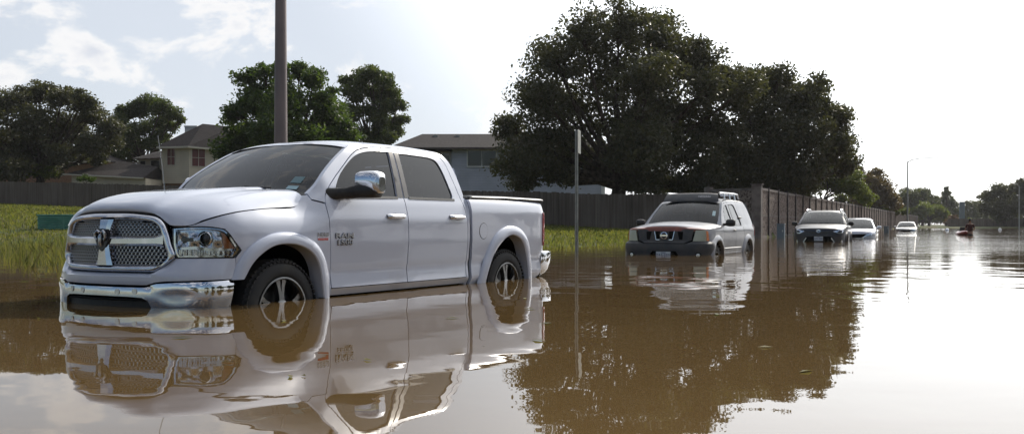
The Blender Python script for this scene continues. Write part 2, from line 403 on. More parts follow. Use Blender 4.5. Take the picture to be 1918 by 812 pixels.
# ---------------------------------------------------------------- white pickup truck
def build_truck():
    yaw = .5329
    root = empty('pickup_truck', (-2.6865, 8.4446, -.4909), math.atan2(-math.cos(yaw), -math.sin(yaw)),
        label='white crew-cab pickup truck with chrome grille standing hub-deep in brown floodwater in the foreground', cat='pickup truck', group='cars stranded in the flooded road')
    WP = 'white_paint'
    sx = T.sx
    def X(x): return float(sx(x))
    fi = [(.432,.695),(.352,.817),(.26,.895),(.145,.948),(.007,.962),(-.136,.947),(-.291,.882),(-.385,.772),(-.423,.611),(-.44,.50)]
    fo = [(.533,.693),(.479,.821),(.373,.946),(.2,1.033),(.02,1.061),(-.165,1.04),(-.365,.963),(-.475,.845),(-.528,.713),(-.545,.44)]
    ri = [(-3.03,.44),(-3.047,.506),(-3.207,.778),(-3.428,.954),(-3.62,1.002),(-3.83,.93),(-3.94,.78),(-3.985,.62),(-4.0,.44)]
    ro = [(-2.90,.44),(-2.927,.512),(-3.065,.757),(-3.232,.978),(-3.42,1.08),(-3.62,1.107),(-3.86,1.06),(-4.03,.92),(-4.10,.75),(-4.12,.60),(-4.12,.44)]
    # fender (s domain because it reaches round the headlight)
    cs = lambda L: [(X(a), b) for a, b in L]
    hl_top = [(.742,1.104),(.778,1.106),(.86,1.108),(.94,1.103),(1.032,1.087)]
    fender = seg(['~']+hl_top, [(1.17,.92),(1.118,.862),(1.126,.70)], cs([(.432,.70)]), cs(['~']+fi if False else crom(fi, 5)), cs([(-.44,.44),(-.545,.44),(-.56,.52),(-.565,.717),(-.545,.97),(-.522,1.298),(-.40,1.325),(-.375,1.372),(-.335,1.362)]),
        cs(crom([(-.335,1.362),(-.26,1.30),(-.203,1.263),(.127,1.245),(.409,1.218),(.58,1.187),(.68,1.155),(.744,1.125)], 5)), [(.742,1.104)])
    panel('fender', T, fender, WP, root, sx=False, flange=.03, h=.03)
    # doors
    fd = seg([(-.578,.572),(-.572,.717),(-.553,.97),(-.532,1.298)], ['~',(-.532,1.298),(-.546,1.355),(-.604,1.432),(-.918,1.663),(-1.10,1.778),(-1.22,1.822),(-1.40,1.848),(-1.71,1.864)], [(-1.712,1.826),(-1.657,1.373),(-1.664,.95),(-1.657,.572)])
    fw = seg([(-.645,1.362)], ['~',(-.645,1.365),(-.787,1.545),(-1.0,1.70),(-1.13,1.765),(-1.255,1.798),(-1.42,1.817),(-1.638,1.826)], [(-1.555,1.376)])
    rd = seg([(-1.668,.572),(-1.675,.95),(-1.668,1.373),(-1.722,1.864)], ['~',(-1.722,1.864),(-2.165,1.862),(-2.40,1.855),(-2.50,1.83),(-2.568,1.765),(-2.61,1.60),(-2.645,1.45),(-2.69,1.30),(-2.712,1.1),(-2.712,.93)], [(-2.695,.572)])
    rw = seg([(-1.798,1.822),(-2.2,1.812)], ['~',(-2.2,1.812),(-2.34,1.803),(-2.425,1.775),(-2.470,1.70),(-2.515,1.50),(-2.528,1.42),(-2.505,1.385),(-2.45,1.379)], [(-1.748,1.378)])
    for nm, o, w, hx in (('front_door', fd, fw, -1.475), ('rear_door', rd, rw, -2.515)):
        ds = panel(nm, T, o, WP, root, holes=[w], flange=.03, h=.032)
        trimtop = []
        for i, d in enumerate(ds):
            sgn = 1 if i == 0 else -1
            # glass, set a little inboard, with rubber run
            g, f = panel_geo(T, cs(w), (), -.012, 0, .06); 
            if sgn < 0: g, f = mir(g, f)
            mesh('door_window', g, f, 'tinted_glass', d)
            zb = .0
            b = MB(); xs = [w[0][0]-.0, w[-1][0]] ; x0 = max(p[0] for p in w); x1 = min(p[0] for p in w if p[1] < 1.45)
            for (za, zb_, e1) in ((1.358, 1.380, .008),):
                rows = []
                for x in np.linspace(x0+.005, x1-.01, 12):
                    s_ = X(x); zs = 1.36+(1.378-1.362)*min(1, max(0, (-.645-x)/.9))
                    rows.append([tuple(T.P(s_, zs-.012, .001)), tuple(T.P(s_, zs-.010, e1)), tuple(T.P(s_, zs+.010, e1)), tuple(T.P(s_, zs+.013, -.006))])
                b.grid(rows)
            if sgn < 0: b.v, b.f = mir(b.v, b.f)
            b.build('belt_moulding', 'black_plastic', d)
            # handle : cup + chrome bar
            zc = 1.197; h = MB()
            sa, sb = X(hx+.135), X(hx-.135)
            rows = []
            for t in np.linspace(0, 1, 17):
                s_ = sa+(sb-sa)*t; ed = min(1, min(t, 1-t)*7)**.5; th = .016+.010*ed; ee = .012+.034*ed
                rows.append([tuple(T.P(s_, zc+th*math.cos(a)-.0, max(.0, ee*math.sin(a))+(.003))) for a in np.linspace(0, math.pi, 9)])
            h.grid(rows, flip=True)
            if sgn < 0: h.v, h.f = mir(h.v, h.f)
            h.build('handle', 'chrome', d)
            c = MB(); cup, cf = panel_geo(T, [(X(hx)+a*1., zc+b_) for a, b_ in disc((0, 0), .105, .03, 20)], (), .001, 0, .03)
            if sgn < 0: cup, cf = mir(cup, cf)
            mesh('handle_recess', cup, cf, 'grey_plastic', d)
            tr = [(-1.643,1.828),(-1.706,1.828),(-1.652,1.378),(-1.562,1.378)] if nm == 'front_door' else [(-1.728,1.826),(-1.790,1.824),(-1.742,1.38),(-1.674,1.378)]
            g, f = panel_geo(T, cs(tr), (), .005, .006, .05)
            if sgn < 0: g, f = mir(g, f)
            mesh('pillar_trim', g, f, 'satin_trim', d)
    # cab frame: A pillar, roof rail, C pillar
    cf = seg(['~',(-.385,1.385),(-.451,1.432),(-.593,1.56),(-.79,1.694),(-.93,1.775),(-1.029,1.826),(-1.12,1.862),(-1.25,1.885)], ['~',(-1.25,1.885),(-1.7,1.897),(-2.3,1.893),(-2.52,1.875),(-2.62,1.83),(-2.69,1.72),(-2.73,1.5),(-2.752,1.26)], [(-2.755,.9),(-2.74,.44),(-2.705,.44)],
        list(reversed([(-1.722,1.872)]+crom([(-1.722,1.872),(-2.165,1.870),(-2.405,1.863),(-2.508,1.837),(-2.577,1.768),(-2.62,1.60),(-2.655,1.45),(-2.699,1.30),(-2.722,1.1),(-2.722,.93)], 5)+[(-2.705,.572)])),
        list(reversed(crom([(-.532,1.310),(-.538,1.355),(-.596,1.436),(-.912,1.67),(-1.095,1.786),(-1.22,1.831),(-1.40,1.857),(-1.71,1.872)], 5))), [(-.40,1.338)])
    panel('cab_frame', T, cf, WP, root, flange=.04, h=.03)
    # rocker
    rk = [(-.56,.565),(-.56,.505),(-2.70,.505),(-2.70,.565)]
    panel('rocker_panel', T, rk, WP, root, e=.004, flange=.05, h=.03)
    # bed side
    bs = seg([(-2.80,.44),(-2.815,.7),(-2.80,1.385),(-4.36,1.395)], ['~',(-4.36,1.395),(-4.42,1.385),(-4.455,1.34),(-4.47,1.27)])
    bs_s = cs(bs)+[(X(-4.47)+.04,1.27),(X(-4.47)+.06,.87),(X(-4.47)+.02,.80),(X(-4.40),.60)]+cs([(-4.36,.52),(-4.16,.44)])+cs(list(reversed(crom(ri, 5))))
    panel('bed_side', T, bs_s, WP, root, sx=False, flange=.03, h=.032)
    # tail lights
    st = X(-4.47)
    tl = seg([(X(-4.435),1.262)], [(st+.20,1.262),(st+.19,.88),(X(-4.45),.868)], ['~',(X(-4.45),.868),(X(-4.425),.95),(X(-4.42),1.1),(X(-4.435),1.262)])
    for d in panel('tail_light', T, tl, 'tail_red', root, sx=False, e=.014, flange=.05, h=.03):
        pass
    tg = MB(); ss_ = np.linspace(st+.19, T.s[-1], 14)
    rows = [[tuple(T.P(s_, z, .0)) for s_ in ss_]+[(p[0], -p[1], p[2]) for p in [tuple(T.P(s_, z, .0)) for s_ in reversed(ss_[:-1])]] for z in (.80,.9,1.0,1.1,1.2,1.3,1.36,1.39)]
    tg.grid(rows, flip=False); tgo = tg.build('tailgate', WP, root)
    b = MB(); b.box(-4.60,-4.565,-.13,.13,1.18,1.26,bev=.01); b.build('tailgate_handle', 'chrome', tgo)
    # rear bumper
    RB = Shell([(-4.36,.0),(-4.361,.90),(-4.38,.925),(-4.5,.94),(-4.60,.935),(-4.68,.90),(-4.735,.82),(-4.765,.6),(-4.775,0)], lambda x, y, z: 0*x)
    rows = []
    for z, e in ((.50,-.10),(.53,-.05),(.58,-.015),(.66,.0),(.74,.004),(.785,-.004),(.80,-.03),(.802,-.10)):
        S_ = np.linspace(.95, RB.s[-1], 30); L = [tuple(RB.P(s_, z, e)+np.array([.25*(.66-z)*1. if s_ < 1.9 else .12*(.66-z), 0, 0])) for s_ in S_]
        rows.append(L+[(p[0], -p[1], p[2]) for p in reversed(L[:-1])])
    b = MB(); b.grid(rows, flip=True); b.build('rear_bumper', 'chrome', root)
    # wheel arch flares
    def flare(outer, inner, n=60):
        O = np.array(crom(outer, 12)); I = np.array(crom(inner, 12))
        def rs(A):
            d = np.concatenate([[0], np.cumsum(np.linalg.norm(np.diff(A, axis=0), axis=1))]); t = np.linspace(0, d[-1], n)
            return np.stack([np.interp(t, d, A[:, 0]), np.interp(t, d, A[:, 1])], 1)
        O = rs(O); I = rs(I); rows = []
        for o, i in zip(O, I):
            r = []
            for t, e in ((0,-.004),(.02,.008),(.12,.020),(.35,.034),(.7,.040),(.93,.038),(1.0,.030),(1.005,.0),(1.01,-.06),(1.02,-.10)):
                p = o+(i-o)*t; k = 1-float(ss(.70, .84, p[1])); oo_ = float(toff(np.float64(p[0]), .97, p[1])); r.append(tuple(T.P(X(p[0]), p[1], e+k*(-.012-oo_))))
            rows.append(r)
        return rows
    for o, i, hub in ((fo, fi, 0.), (ro, ri, -3.569)):
        b = MB(); b.grid(flare(o, i)); pair('wheel_arch_flare', b.v, b.f, WP, root)
        # dark liner
        I = crom(i, 6); b = MB(); rows = [[tuple(T.P(X(p[0]), p[1], -.09)), (p[0], .50, p[1]+.0)] for p in I]; b.grid(rows); V = [(hub+.5, .50, .3), (hub+.5, .50, 1.02), (hub-.5, .50, 1.02), (hub-.5, .50, .3)]
        b.add(V, [(0,1,2,3)]); pair('wheel_well_liner', b.v, b.f, 'gap_black', root)
    # fuel door
    g, f = panel_geo(T, disc((X(-3.03), 1.05), .088, .088, 28), (), .001, 0, .04); mesh('fuel_door_seam', g, f, 'gap_black', root)
    g, f = panel_geo(T, disc((X(-3.03), 1.05), .083, .083, 28), (), .0035, .003, .04); fdr = mesh('fuel_door', g, f, WP, root)
    # badges
    for t, em_, z, k, nm in (('RAM', .066, 1.022, 1.85, 'model_badge'), ('1500', .064, .963, 1.72, 'number_badge')):
        b1 = text_on(nm, t, em_, T, X(-.728), z, 'badge_metal', root, e=.008, bold=.0008, sxs=k); text_on('badge_backing', t, em_, T, X(-.730), z-.002, 'gap_black', b1, e=.003, bold=.0016, sxs=k)
    text_on('engine_badge', 'HEMI', .046, T, X(-.452), 1.034, 'badge_metal', root, e=.005, bold=.001, sxs=1.35)
    g, f = panel_geo(T, [(X(-.385),1.005),(X(-.52),1.005),(X(-.515),.985),(X(-.39),.985)], (), .004, .004, .03); mesh('badge_bar', g, f, 'tail_red', root)
    # ---- front fascia (painted) with shelf under the grille
    def efas(s, z):
        s = np.abs(s); lo = np.interp(s, [0,.45,.60,.75,1.0,1.13], [.075,.072,.060,.048,.022,.002])
        ztop = np.interp(s, [0,.47,.53,.66,1.2], [.752,.752,.80,.868,.868]); zb = np.interp(s, [0,.47,.53,.7,1.2], [.732,.732,.745,.72,.72])
        t = np.clip((z-zb)/np.maximum(ztop-zb, .004), 0, 1); hi = np.interp(s, [0,.6,.7,1.13], [-.02,-.01,-.004,-.002])
        return lo*(1-t**1.3)+hi*t**1.3 - np.where(z < .675, (.675-z)*.35, 0)
    R_ = [(.46,.662),(.53,.684),(.60,.692),(.85,.698),(1.122,.702),(1.114,.86),(.70,.863),(.656,.860),(.512,.755),(.46,.752)]
    fas = R_+[(-a, b) for a, b in reversed(R_)]
    panel('front_fascia', T, fas, WP, root, sx=False, e=efas, flange=.05, h=.02, both=False)
    # chrome bumper
    def ebump(s, z):
        s = np.abs(s); base = np.interp(s, [0,.45,.54,.62,.9,1.10], [.072,.072,.078,.078,.055,.004])
        prof = np.interp(z, [.40,.50,.56,.62,.66,.69,.70], [-.030,-.012,-.002,.0,-.002,-.012,-.03])
        rec = -.008*np.exp(-(((s-.69)/.12)**2+((z-.575)/.05)**2)**2)
        low = np.where((s < .5), np.interp(z, [.40,.57,.60,.64,.65], [0,0,0,-.004,-.02]), 0)
        return base+prof+rec+low
    B_ = [(0,.642),(.44,.642),(.50,.660),(.545,.672),(.70,.682),(1.0,.689),(1.108,.693),(1.095,.60),(1.07,.42),(.50,.42),(.495,.50),(.47,.545),(.42,.566),(.30,.572),(0,.574)]
    bm = B_+[(-a, b) for a, b in reversed(B_[1:-1])]
    bo = panel('front_bumper', T, bm, 'chrome', root, sx=False, e=ebump, flange=.04, h=.022, both=False)
    for sg in (-1, 1):
        for s_, z_ in ((.20,.607),(.36,.612)):
            g, f = panel_geo(T, disc((sg*s_, z_), .022, .022, 12), (), .076, .004, .05); mesh('parking_sensor', g, f, 'chrome_dull', bo)
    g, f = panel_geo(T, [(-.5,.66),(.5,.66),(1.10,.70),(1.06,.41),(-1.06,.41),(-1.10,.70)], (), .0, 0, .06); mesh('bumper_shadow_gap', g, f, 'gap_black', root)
    rows = [[tuple(T.P(s_, z, e)) for s_ in np.linspace(-.49, .49, 16)] for z, e in ((.40,.03),(.50,.035),(.535,.04),(.545,.055),(.555,.04))]
    b = MB(); b.grid(rows, flip=True); b.build('air_dam', 'black_plastic', root)
    # ---- grille
    O_ = crom([(0,1.212),(.2,1.211),(.343,1.202),(.47,1.185),(.535,1.158),(.578,1.115),(.605,1.06),(.632,.97),(.660,.90),(.660,.868)], 4)+[(.518,.757),(0,.755)]
    I_ = crom([(0,1.158),(.2,1.158),(.362,1.150),(.45,1.140),(.505,1.118),(.535,1.08),(.552,1.02),(.572,.96),(.597,.90),(.598,.868)], 4)+[(.541,.812),(0,.806)]
    outer = O_+[(-a, b) for a, b in reversed(O_[1:-1])]; inner = I_+[(-a, b) for a, b in reversed(I_[1:-1])]
    def esur(s, z):   # rolled chrome surround
        s = np.abs(s); return .026-.10*np.maximum(0, s-.56)-.05*np.maximum(0, z-1.17)-.10*np.maximum(0, .80-z)
    # surround as a rounded band between the outlines
    n = 220
    def rs(A, n):
        A = np.array(A+[A[0]]); d = np.concatenate([[0], np.cumsum(np.linalg.norm(np.diff(A, axis=0), axis=1))]); return A, d
    def radial(outline, ang, c=(0,.98)):
        A = np.array(outline+[outline[0]]); out = []
        for a in ang:
            dx, dz = math.cos(a), math.sin(a); best = None
            for i in range(len(A)-1):
                x1, y1 = A[i]-c; x2, y2 = A[i+1]-c; den = dx*(y2-y1)-dz*(x2-x1)
                if abs(den) < 1e-12: continue
                t = (x1*(y2-y1)-y1*(x2-x1))/den; u = (x1*dz-y1*dx)/den
                if t > 0 and -1e-9 <= u <= 1+1e-9 and (best is None or t < best): best = t
            out.append((c[0]+dx*best, c[1]+dz*best))
        return np.array(out)
    # angles equalised over the outline
    per = dens(outer, .022); ang = sorted(math.atan2(p[1]-.98, p[0]) for p in per)
    oo = radial(outer, ang); ii = radial(inner, ang); rows = []
    for (t, e) in ((0,-.03),(0,.008),(.10,.024),(.30,.034),(.62,.034),(.86,.024),(1.0,.008),(1.0,-.05)):
        p = oo+(ii-oo)*t; rows.append([tuple(q) for q in T.P(p[:, 0], p[:, 1], e)])
    for r in rows: r.append(r[0])
    b = MB(); b.grid(rows, flip=True); gr = b.build('grille', 'grille_chrome', root, ang=50)
    g, f = panel_geo(T, outer, (), -.055, 0, .06); mesh('grille_backing', g, f, 'gap_black', gr)
    # crosshair bars with chamfered section
    def bar(cent, wid, e0=.03, nm='grille_bar', along='s'):
        rows = []
        for c, w in zip(cent, wid):
            r = []
            for t, e in ((-1,-.05),(-1,e0-.018),(-.55,e0),(.55,e0),(1,e0-.018),(1,-.05)):
                q = (c[0], c[1]+t*w) if along == 's' else (c[0]+t*w, c[1]); r.append(tuple(T.P(q[0], q[1], e)))
            rows.append(r)
        b = MB(); b.grid(rows, flip=(along == 's')); return b.build(nm, 'grille_chrome', gr, ang=20)
    for sg in (-1, 1):
        bar([(sg*a, z) for a, z in ((.03,.990),(.2,.992),(.40,.994),(.50,.996),(.545,1.0),(.575,1.005))], [.034,.034,.034,.036,.046,.062], .034)
    bar([(0, 1.16),(0,1.10),(0,1.05),(0,1.0),(0,.95),(0,.88),(0,.83),(0,.806)], [.085,.068,.058,.055,.058,.075,.092,.10], .044, along='z')
    # honeycomb inserts
    gi_hole = np.array(inner)
    for sg in (-1, 1):
        for (z0, z1) in ((1.033, 1.150), (.812, .957)):
            b = MB(); nr = 6; dz = (z1-z0)/nr
            def smax(z): return float(abs(radial(inner, [math.atan2(z-.98, 1e-9+1*.5)], (0, .98))[0][0])) if False else float(np.interp(z, [.806,.812,.868,.90,.96,1.02,1.08,1.118,1.14,1.150], [.50,.54,.598,.597,.572,.552,.535,.505,.45,.37]))
            for k in range(nr+1):
                z = z0+dz*k; sm = smax(z); L = []
                for s_ in np.linspace(.055, sm, 16): L.append(T.P(sg*s_, z, -.008))
                if sm > .08:
                    rows = [[tuple(T.P(sg*s_, z+a, e)) for a, e in ((-.0055,-.035),(-.0055,.0),(0,.006),(.0055,.0),(.0055,-.035))] for s_ in np.linspace(.055, sm, 16)]
                    b.grid(rows, flip=(sg > 0))
                if k == nr: continue
                pit = .038; sm2 = min(sm, smax(z+dz)); s_ = .06+(pit/2 if k % 2 else 0)
                while s_ < sm2-.01:
                    rows = [[tuple(T.P(sg*(s_+q*.0065+lean), z+dz*t, e)) for q, e in ((-1.6,-.03),(-1,-.004),(1,-.004),(1.6,-.03))] for t, lean in ((0,-.006),(1,.006))]
                    b.grid(rows, flip=(sg < 0)); s_ += pit
            b.build('grille_mesh', 'mesh_metal', gr, ang=25)
    # emblem: shield with a horned ram's head
    b = MB(); sh = [(a*1.25, q*1.2) for a, q in [(.0,.062),(.045,.058),(.062,.03),(.060,-.01),(.036,-.058),(0,-.085),(-.036,-.058),(-.060,-.01),(-.062,.03),(-.045,.058)]]
    g, f = panel_geo(T, [(a, 1.015+b_) for a, b_ in sh], (), .05, .02, .02); em = mesh('emblem', g, f, 'lamp_dark', gr)
    for sg in (-1, 1):
        P = [T.P(sg*a*1.25, 1.015+z*1.25, e) for a, z, e in ((.004,.034,.060),(.026,.044,.064),(.046,.030,.064),(.048,.004,.062),(.034,-.012,.06),(.024,.0,.06))]
        b.tube([tuple(p) for p in P], [.010,.013,.013,.011,.008,.004], 8)
    P = [T.P(0, 1.015+z, e) for z, e in ((.03,.058),(.01,.066),(-.03,.064),(-.060,.056))]; b.tube([tuple(p) for p in P], [.014,.016,.013,.010], 8); b.build('ram_head_relief', 'badge_metal', em)
    # ---- headlights
    HL = seg([(.668,.868)], [(.648,.90),(.632,.97),(.628,1.093)], ['~',(.628,1.093),(.70,1.098),(.778,1.101),(.86,1.103),(.94,1.098),(1.032,1.081),(1.075,1.04),(1.12,.975),(1.158,.921)], [(1.110,.868)])
    def sc_(L, k, c=(.86,.975)): return [(c[0]+(a-c[0])*k, c[1]+(b-c[1])*k) for a, b in L]
    IN = sc_(HL, .93)
    for sg in (1, -1):
        def add(nm, g, m, par, **k):
            V, F_ = g
            if sg < 0: V, F_ = mir(V, F_)
            return mesh(nm, V, F_, m, par, **k)
        hb = add('headlight', panel_geo(T, HL, (), -.05, 0, .03), 'lamp_silver', root)
        add('bezel', panel_geo(T, HL, [sc_(HL, .955)], .001, .03, .03), 'black_plastic', hb)
        add('chrome_trim', panel_geo(T, sc_(HL, .955), [sc_(HL, .89)], -.002, .035, .03), 'chrome', hb)
        add('reflector', panel_geo(T, [(.66,.945),(.665,1.07),(.80,1.072),(.97,1.065),(1.03,1.0),(1.05,.945),(.95,.935),(.80,.955)], (), lambda s, z: -.030-.010*np.sin((s-.66)*34)*np.cos((z-1)*50), .01, .012), 'lamp_silver', hb, ang=20)
        add('light_bar', panel_geo(T, [(.672,.885),(.67,.928),(.80,.93),(.90,.915),(1.10,.918),(1.085,.884)], (), lambda s, z: -.022+.004*np.sin(s*160), .02, .008), 'lamp_silver', hb, ang=20)
        add('amber_reflector', panel_geo(T, [(1.005,1.058),(1.03,1.052),(1.075,.99),(1.115,.935),(1.03,.935),(1.018,1.0)], (), -.018, .02, .02), 'amber', hb)
        add('marker_lamp', panel_geo(T, [(.695,.992),(.695,1.018),(.79,1.02),(.79,.99)], (), -.016, .02, .02), 'lamp_dark', hb)
        b = MB(); c0 = Vector(T.P(.875, 1.012, -.012)); nrm = (Vector(T.P(.875, 1.012, .05))-c0).normalized(); fwd = (nrm+Vector((1.2, 0, 0))).normalized(); a1 = fwd.cross(Vector((0, 0, 1))).normalized(); a2 = a1.cross(fwd)
        rows = []
        for r, h in ((.056,-.02),(.058,.0),(.052,.006),(.046,-.004)):
            rows.append([tuple(c0+fwd*h+a1*(r*math.cos(t))+a2*(r*math.sin(t))) for t in np.linspace(0, 2*math.pi, 25)])
        b.grid(rows); 
        if sg < 0: b.v, b.f = mir(b.v, b.f)
        b.build('projector_ring', 'chrome', hb)
        b = MB(); rows = []
        for k in range(7):
            th = math.pi/2*k/6; rows.append([tuple(c0+fwd*(-.012+.03*math.cos(th))+a1*(.043*math.sin(th)*math.cos(t))+a2*(.043*math.sin(th)*math.sin(t))) for t in np.linspace(0, 2*math.pi, 21)])
        b.grid(rows)
        if sg < 0: b.v, b.f = mir(b.v, b.f)
        b.build('projector_lens', 'lamp_dark', hb)
        add('lens', panel_geo(T, sc_(HL, .985), (), .004, .0, .03), 'clear_lens', hb)
    # ---- hood
    yv = [0,.2,.33,.44,.51,.56,.60,.635,.709]; zv = [1.226,1.225,1.218,1.206,1.18,1.145,1.118,1.112,1.112]
    Vs = np.array([math.copysign(1-(1-abs(v))**1.35, v) for v in np.linspace(-1, 1, 57)])
    edge = [(.782,.709,1.112),(.744,.756,1.132),(.69,.797,1.158),(.58,.845,1.193),(.409,.876,1.226),(.127,.879,1.252),(-.10,.877,1.266),(-.22,.876,1.275),(-.34,.855,1.345)]
    cen = [(.93,1.226),(.915,1.252),(.86,1.283),(.72,1.324),(.52,1.362),(.20,1.398),(-.05,1.417),(-.20,1.424),(-.40,1.430)]
    qs = [0,3.0,3.2,3.8,5.2,7,8.5,9.5,9]
    E2 = np.array(crom(edge, 4)); C2 = np.array(crom(cen, 4)); Q2 = np.interp(np.linspace(0, 8, len(E2)), range(9), qs)
    rows = []
    for i, (E_, C_) in enumerate(zip(E2, C2)):
        r = []; k = min(1, i/5.)
        for v in Vs:
            y = E_[1]*v; a = abs(y)
            x = C_[0]+(E_[0]-C_[0])*abs(v)**2.3; z = C_[1]+(E_[2]-C_[1])*abs(v)**max(Q2[i], 2.5)
            if i < 7:
                zl = np.interp(a*.709/E_[1], yv, zv); sl_ = float(T.sy(min(a, .80)))
                xl = float(T.P(sl_, zl, .012)[0]); t = (i/7.)**.8; zz = zl+(z-zl)*t; xx = xl+(x-xl)*t**1.6
                x, z = (xx, zz)
            # power dome
            t2 = min(1, i/12.); w = .40+.05*min(1, max(0, .7-x)); m_ = 1/(1+math.exp(-(w-a)/.016))
            z += .022*t2*m_-.008*t2*math.exp(-((a-w-.05)/.04)**2)
            r.append((x, y, z))
        rows.append(r)
    b = MB(); b.grid(rows)
    # downturned lip all round
    def lip(L, dx, dz, flip):
        b.grid([L, [(p[0]+dx, p[1]*.985, p[2]+dz) for p in L]], flip=flip)
    lip(rows[0], -.03, -.012, False); lip(rows[-1], -.0, -.05, True)
    b.build('hood', WP, root, ang=50)
    V = [(.88,-.62,1.16),(.88,.62,1.16),(-.42,.85,1.20),(-.42,-.85,1.20),(.80,.64,.5),(.80,-.64,.5),(-.42,.85,.5),(-.42,-.85,.5)]
    # inner dark body core
    core = MB(); core.add([(.80,-.55,1.10),(.80,.55,1.10),(.40,.80,1.14),(-.45,.82,1.20),(-.45,-.82,1.20),(.40,-.80,1.14)], [(0,1,2,3,4,5)])
    core.box(.45,.80,-.55,.55,.40,1.08); core.box(-.5,.5,-.45,.45,.40,1.05); core.box(-2.72,-.45,-.86,.86,.42,1.22); core.box(-2.80,-2.72,-.80,.80,.42,1.36); core.box(-3.0,-2.85,-.88,.88,.46,1.36); core.box(-4.1,-3.0,-.45,.45,.42,1.0); core.box(-4.46,-4.12,-.86,.86,.46,1.30)
    core.build('underbody', 'gap_black', root, smooth=False)
    # ---- cowl, windshield, roof
    wsE = [(-.40,.835,1.385),(-.455,.835,1.422),(-.593,.828,1.552),(-.79,.781,1.684),(-.93,.745,1.765),(-1.035,.722,1.822)]
    wsC = [(-.27,1.418),(-.32,1.450),(-.49,1.575),(-.70,1.715),(-.86,1.808),(-.985,1.872)]
    b = MB(); b.grid(arch([wsE[0]]+[(-.36,.85,1.36)], [wsC[0], (-.24,1.395)], 6), flip=False); b.build('cowl', 'black_plastic', root)
    b = MB(); b.grid(arch(crom(wsE, 3), crom([(c[0],c[1]) for c in wsC], 3), 2.4, nv=24)); ws = b.build('windshield', 'windshield_glass', root, ang=0)
    # black frit border
    for i0 in (0,):
        A = arch([(e[0]-.002, e[1], e[2]+.003) for e in wsE], [(c[0]-.0, c[1]+.003) for c in wsC], 2.4, nv=24); b = MB()
        Ai = arch([(e[0]-.004, e[1]*.93, e[2]+.003+.012) for e in wsE], wsC, 2.4, nv=24)
        for sg in (0, -1):
            rr_ = []
            for r in A: rr_.append([r[sg], r[1 if sg == 0 else -2]])
            b.grid(rr_, flip=(sg == 0)); b.build('windshield_seal', 'black_plastic', ws); b = MB()
    def ws_pt(v, t, up=.004):
        E3 = np.array([wsE[min(5, int(t*5))+0], wsE[min(5, int(t*5)+1)]]); C3 = np.array([wsC[min(5, int(t*5))], wsC[min(5, int(t*5)+1)]]); k = t*5-int(t*5) if t < 1 else 0
        E_ = E3[0]*(1-k)+E3[1]*k; C_ = C3[0]*(1-k)+C3[1]*k; w = abs(v)**2.4
        return (C_[0]+(E_[0]-C_[0])*abs(v)**2.2+up*.6, E_[1]*v, C_[1]+(E_[2]-C_[1])*w+up)
    for (v0, v1, t0, t1, mt) in ((.74,.86,.14,.23,'sticker'),(.73,.85,.27,.36,'sticker_dark')):
        rows = [[ws_pt(v, t) for v in np.linspace(v0, v1, 6)] for t in np.linspace(t0, t1, 5)]; b = MB(); b.grid(rows, flip=True); b.build('windshield_sticker', mt, ws)
    b = MB(); b.tube([ws_pt(v, t, .02) for v, t in ((.55,.02),(.3,.06),(0,.075),(-.2,.07))], .007, 6); b.tube([ws_pt(v, t, .03) for v, t in ((.62,-.0),(.45,.01),(.28,.05))], .010, 6)
    b.tube([ws_pt(v, t, .02) for v, t in ((-.15,.02),(-.4,.06),(-.6,.075),(-.75,.07))], .007, 6); b.build('wipers', 'black_plastic', root)
    rfE = [(-1.035,.722,1.826),(-1.12,.712,1.858),(-1.25,.700,1.880),(-1.7,.688,1.892),(-2.3,.69,1.888),(-2.52,.702,1.870),(-2.62,.715,1.828),(-2.69,.775,1.715)]
    rfE = [(x, float(T.P(X(x), z, -.004)[1]), z) for x, y, z in rfE]
    rfC = [(-.985,1.876),(-1.07,1.902),(-1.22,1.925),(-1.7,1.948),(-2.3,1.945),(-2.56,1.925),(-2.68,1.885),(-2.76,1.78)]
    b = MB(); b.grid(arch(crom(rfE, 4), crom(rfC, 4), 3.2, nv=30)); b.build('roof', WP, root)
    # back of cab
    zs = [.46,.9,1.2,1.36,1.45,1.6,1.72]; rows = []
    for z in zs:
        y = float(T.P(X(-2.74), z, -.01)[1]); rows.append([(-2.74-.03*(1-abs(v)**4)+0*v, y*v, z+(.045*(1-abs(v)**3) if z > 1.7 else 0)) for v in np.linspace(-1, 1, 21)])
    b = MB(); b.grid(rows); b.build('cab_back', WP, root)
    b = MB(); b.grid([[(-2.775-.0, .55*v, z) for v in (-1, 0, 1)] for z in (1.42, 1.72)]); b.build('rear_window', 'tinted_glass', root)
    b = MB(); b.box(-2.86,-2.80,.80,.90,1.37,1.415,bev=.01); b.box(-2.86,-2.80,-.90,-.80,1.37,1.415,bev=.01); b.box(-4.46,-2.84,-.80,.80,1.36,1.385); b.build('bed_rail_cap', 'black_plastic', root)
    # tonneau
    rows = []
    for x, dz in ((-2.83,-.02),(-2.84,.0),(-2.9,.006),(-3.6,.012),(-4.40,.006),(-4.475,.0),(-4.49,-.012),(-4.49,-.03)):
        rows.append([(x, y, 1.405+dz+zz) for y, zz in ((-.915,-.016),(-.92,.004),(-.905,.018),(-.86,.022),(0,.03),(.86,.022),(.905,.018),(.92,.004),(.915,-.016))])
    b = MB(); b.grid(rows, flip=False); b.build('bed_cover', 'vinyl', root, ang=60)
    # ---- interior
    b = MB(); b.box(-.95,-.45,-.74,.74,1.0,1.30,bev=.05); b.build('dashboard', 'seat_cloth', root)
    for y in (-.38,.38):
        for x in (-1.55,-2.35):
            b = MB(); b.box(x,x+.5,y-.25,y+.25,.95,1.12,bev=.04); b.box(x-.10,x+.06,y-.24,y+.24,1.05,1.55,bev=.05); b.box(x-.08,x+.02,y-.13,y+.13,1.54,1.74,bev=.04); b.build('seat', 'seat_cloth', root)
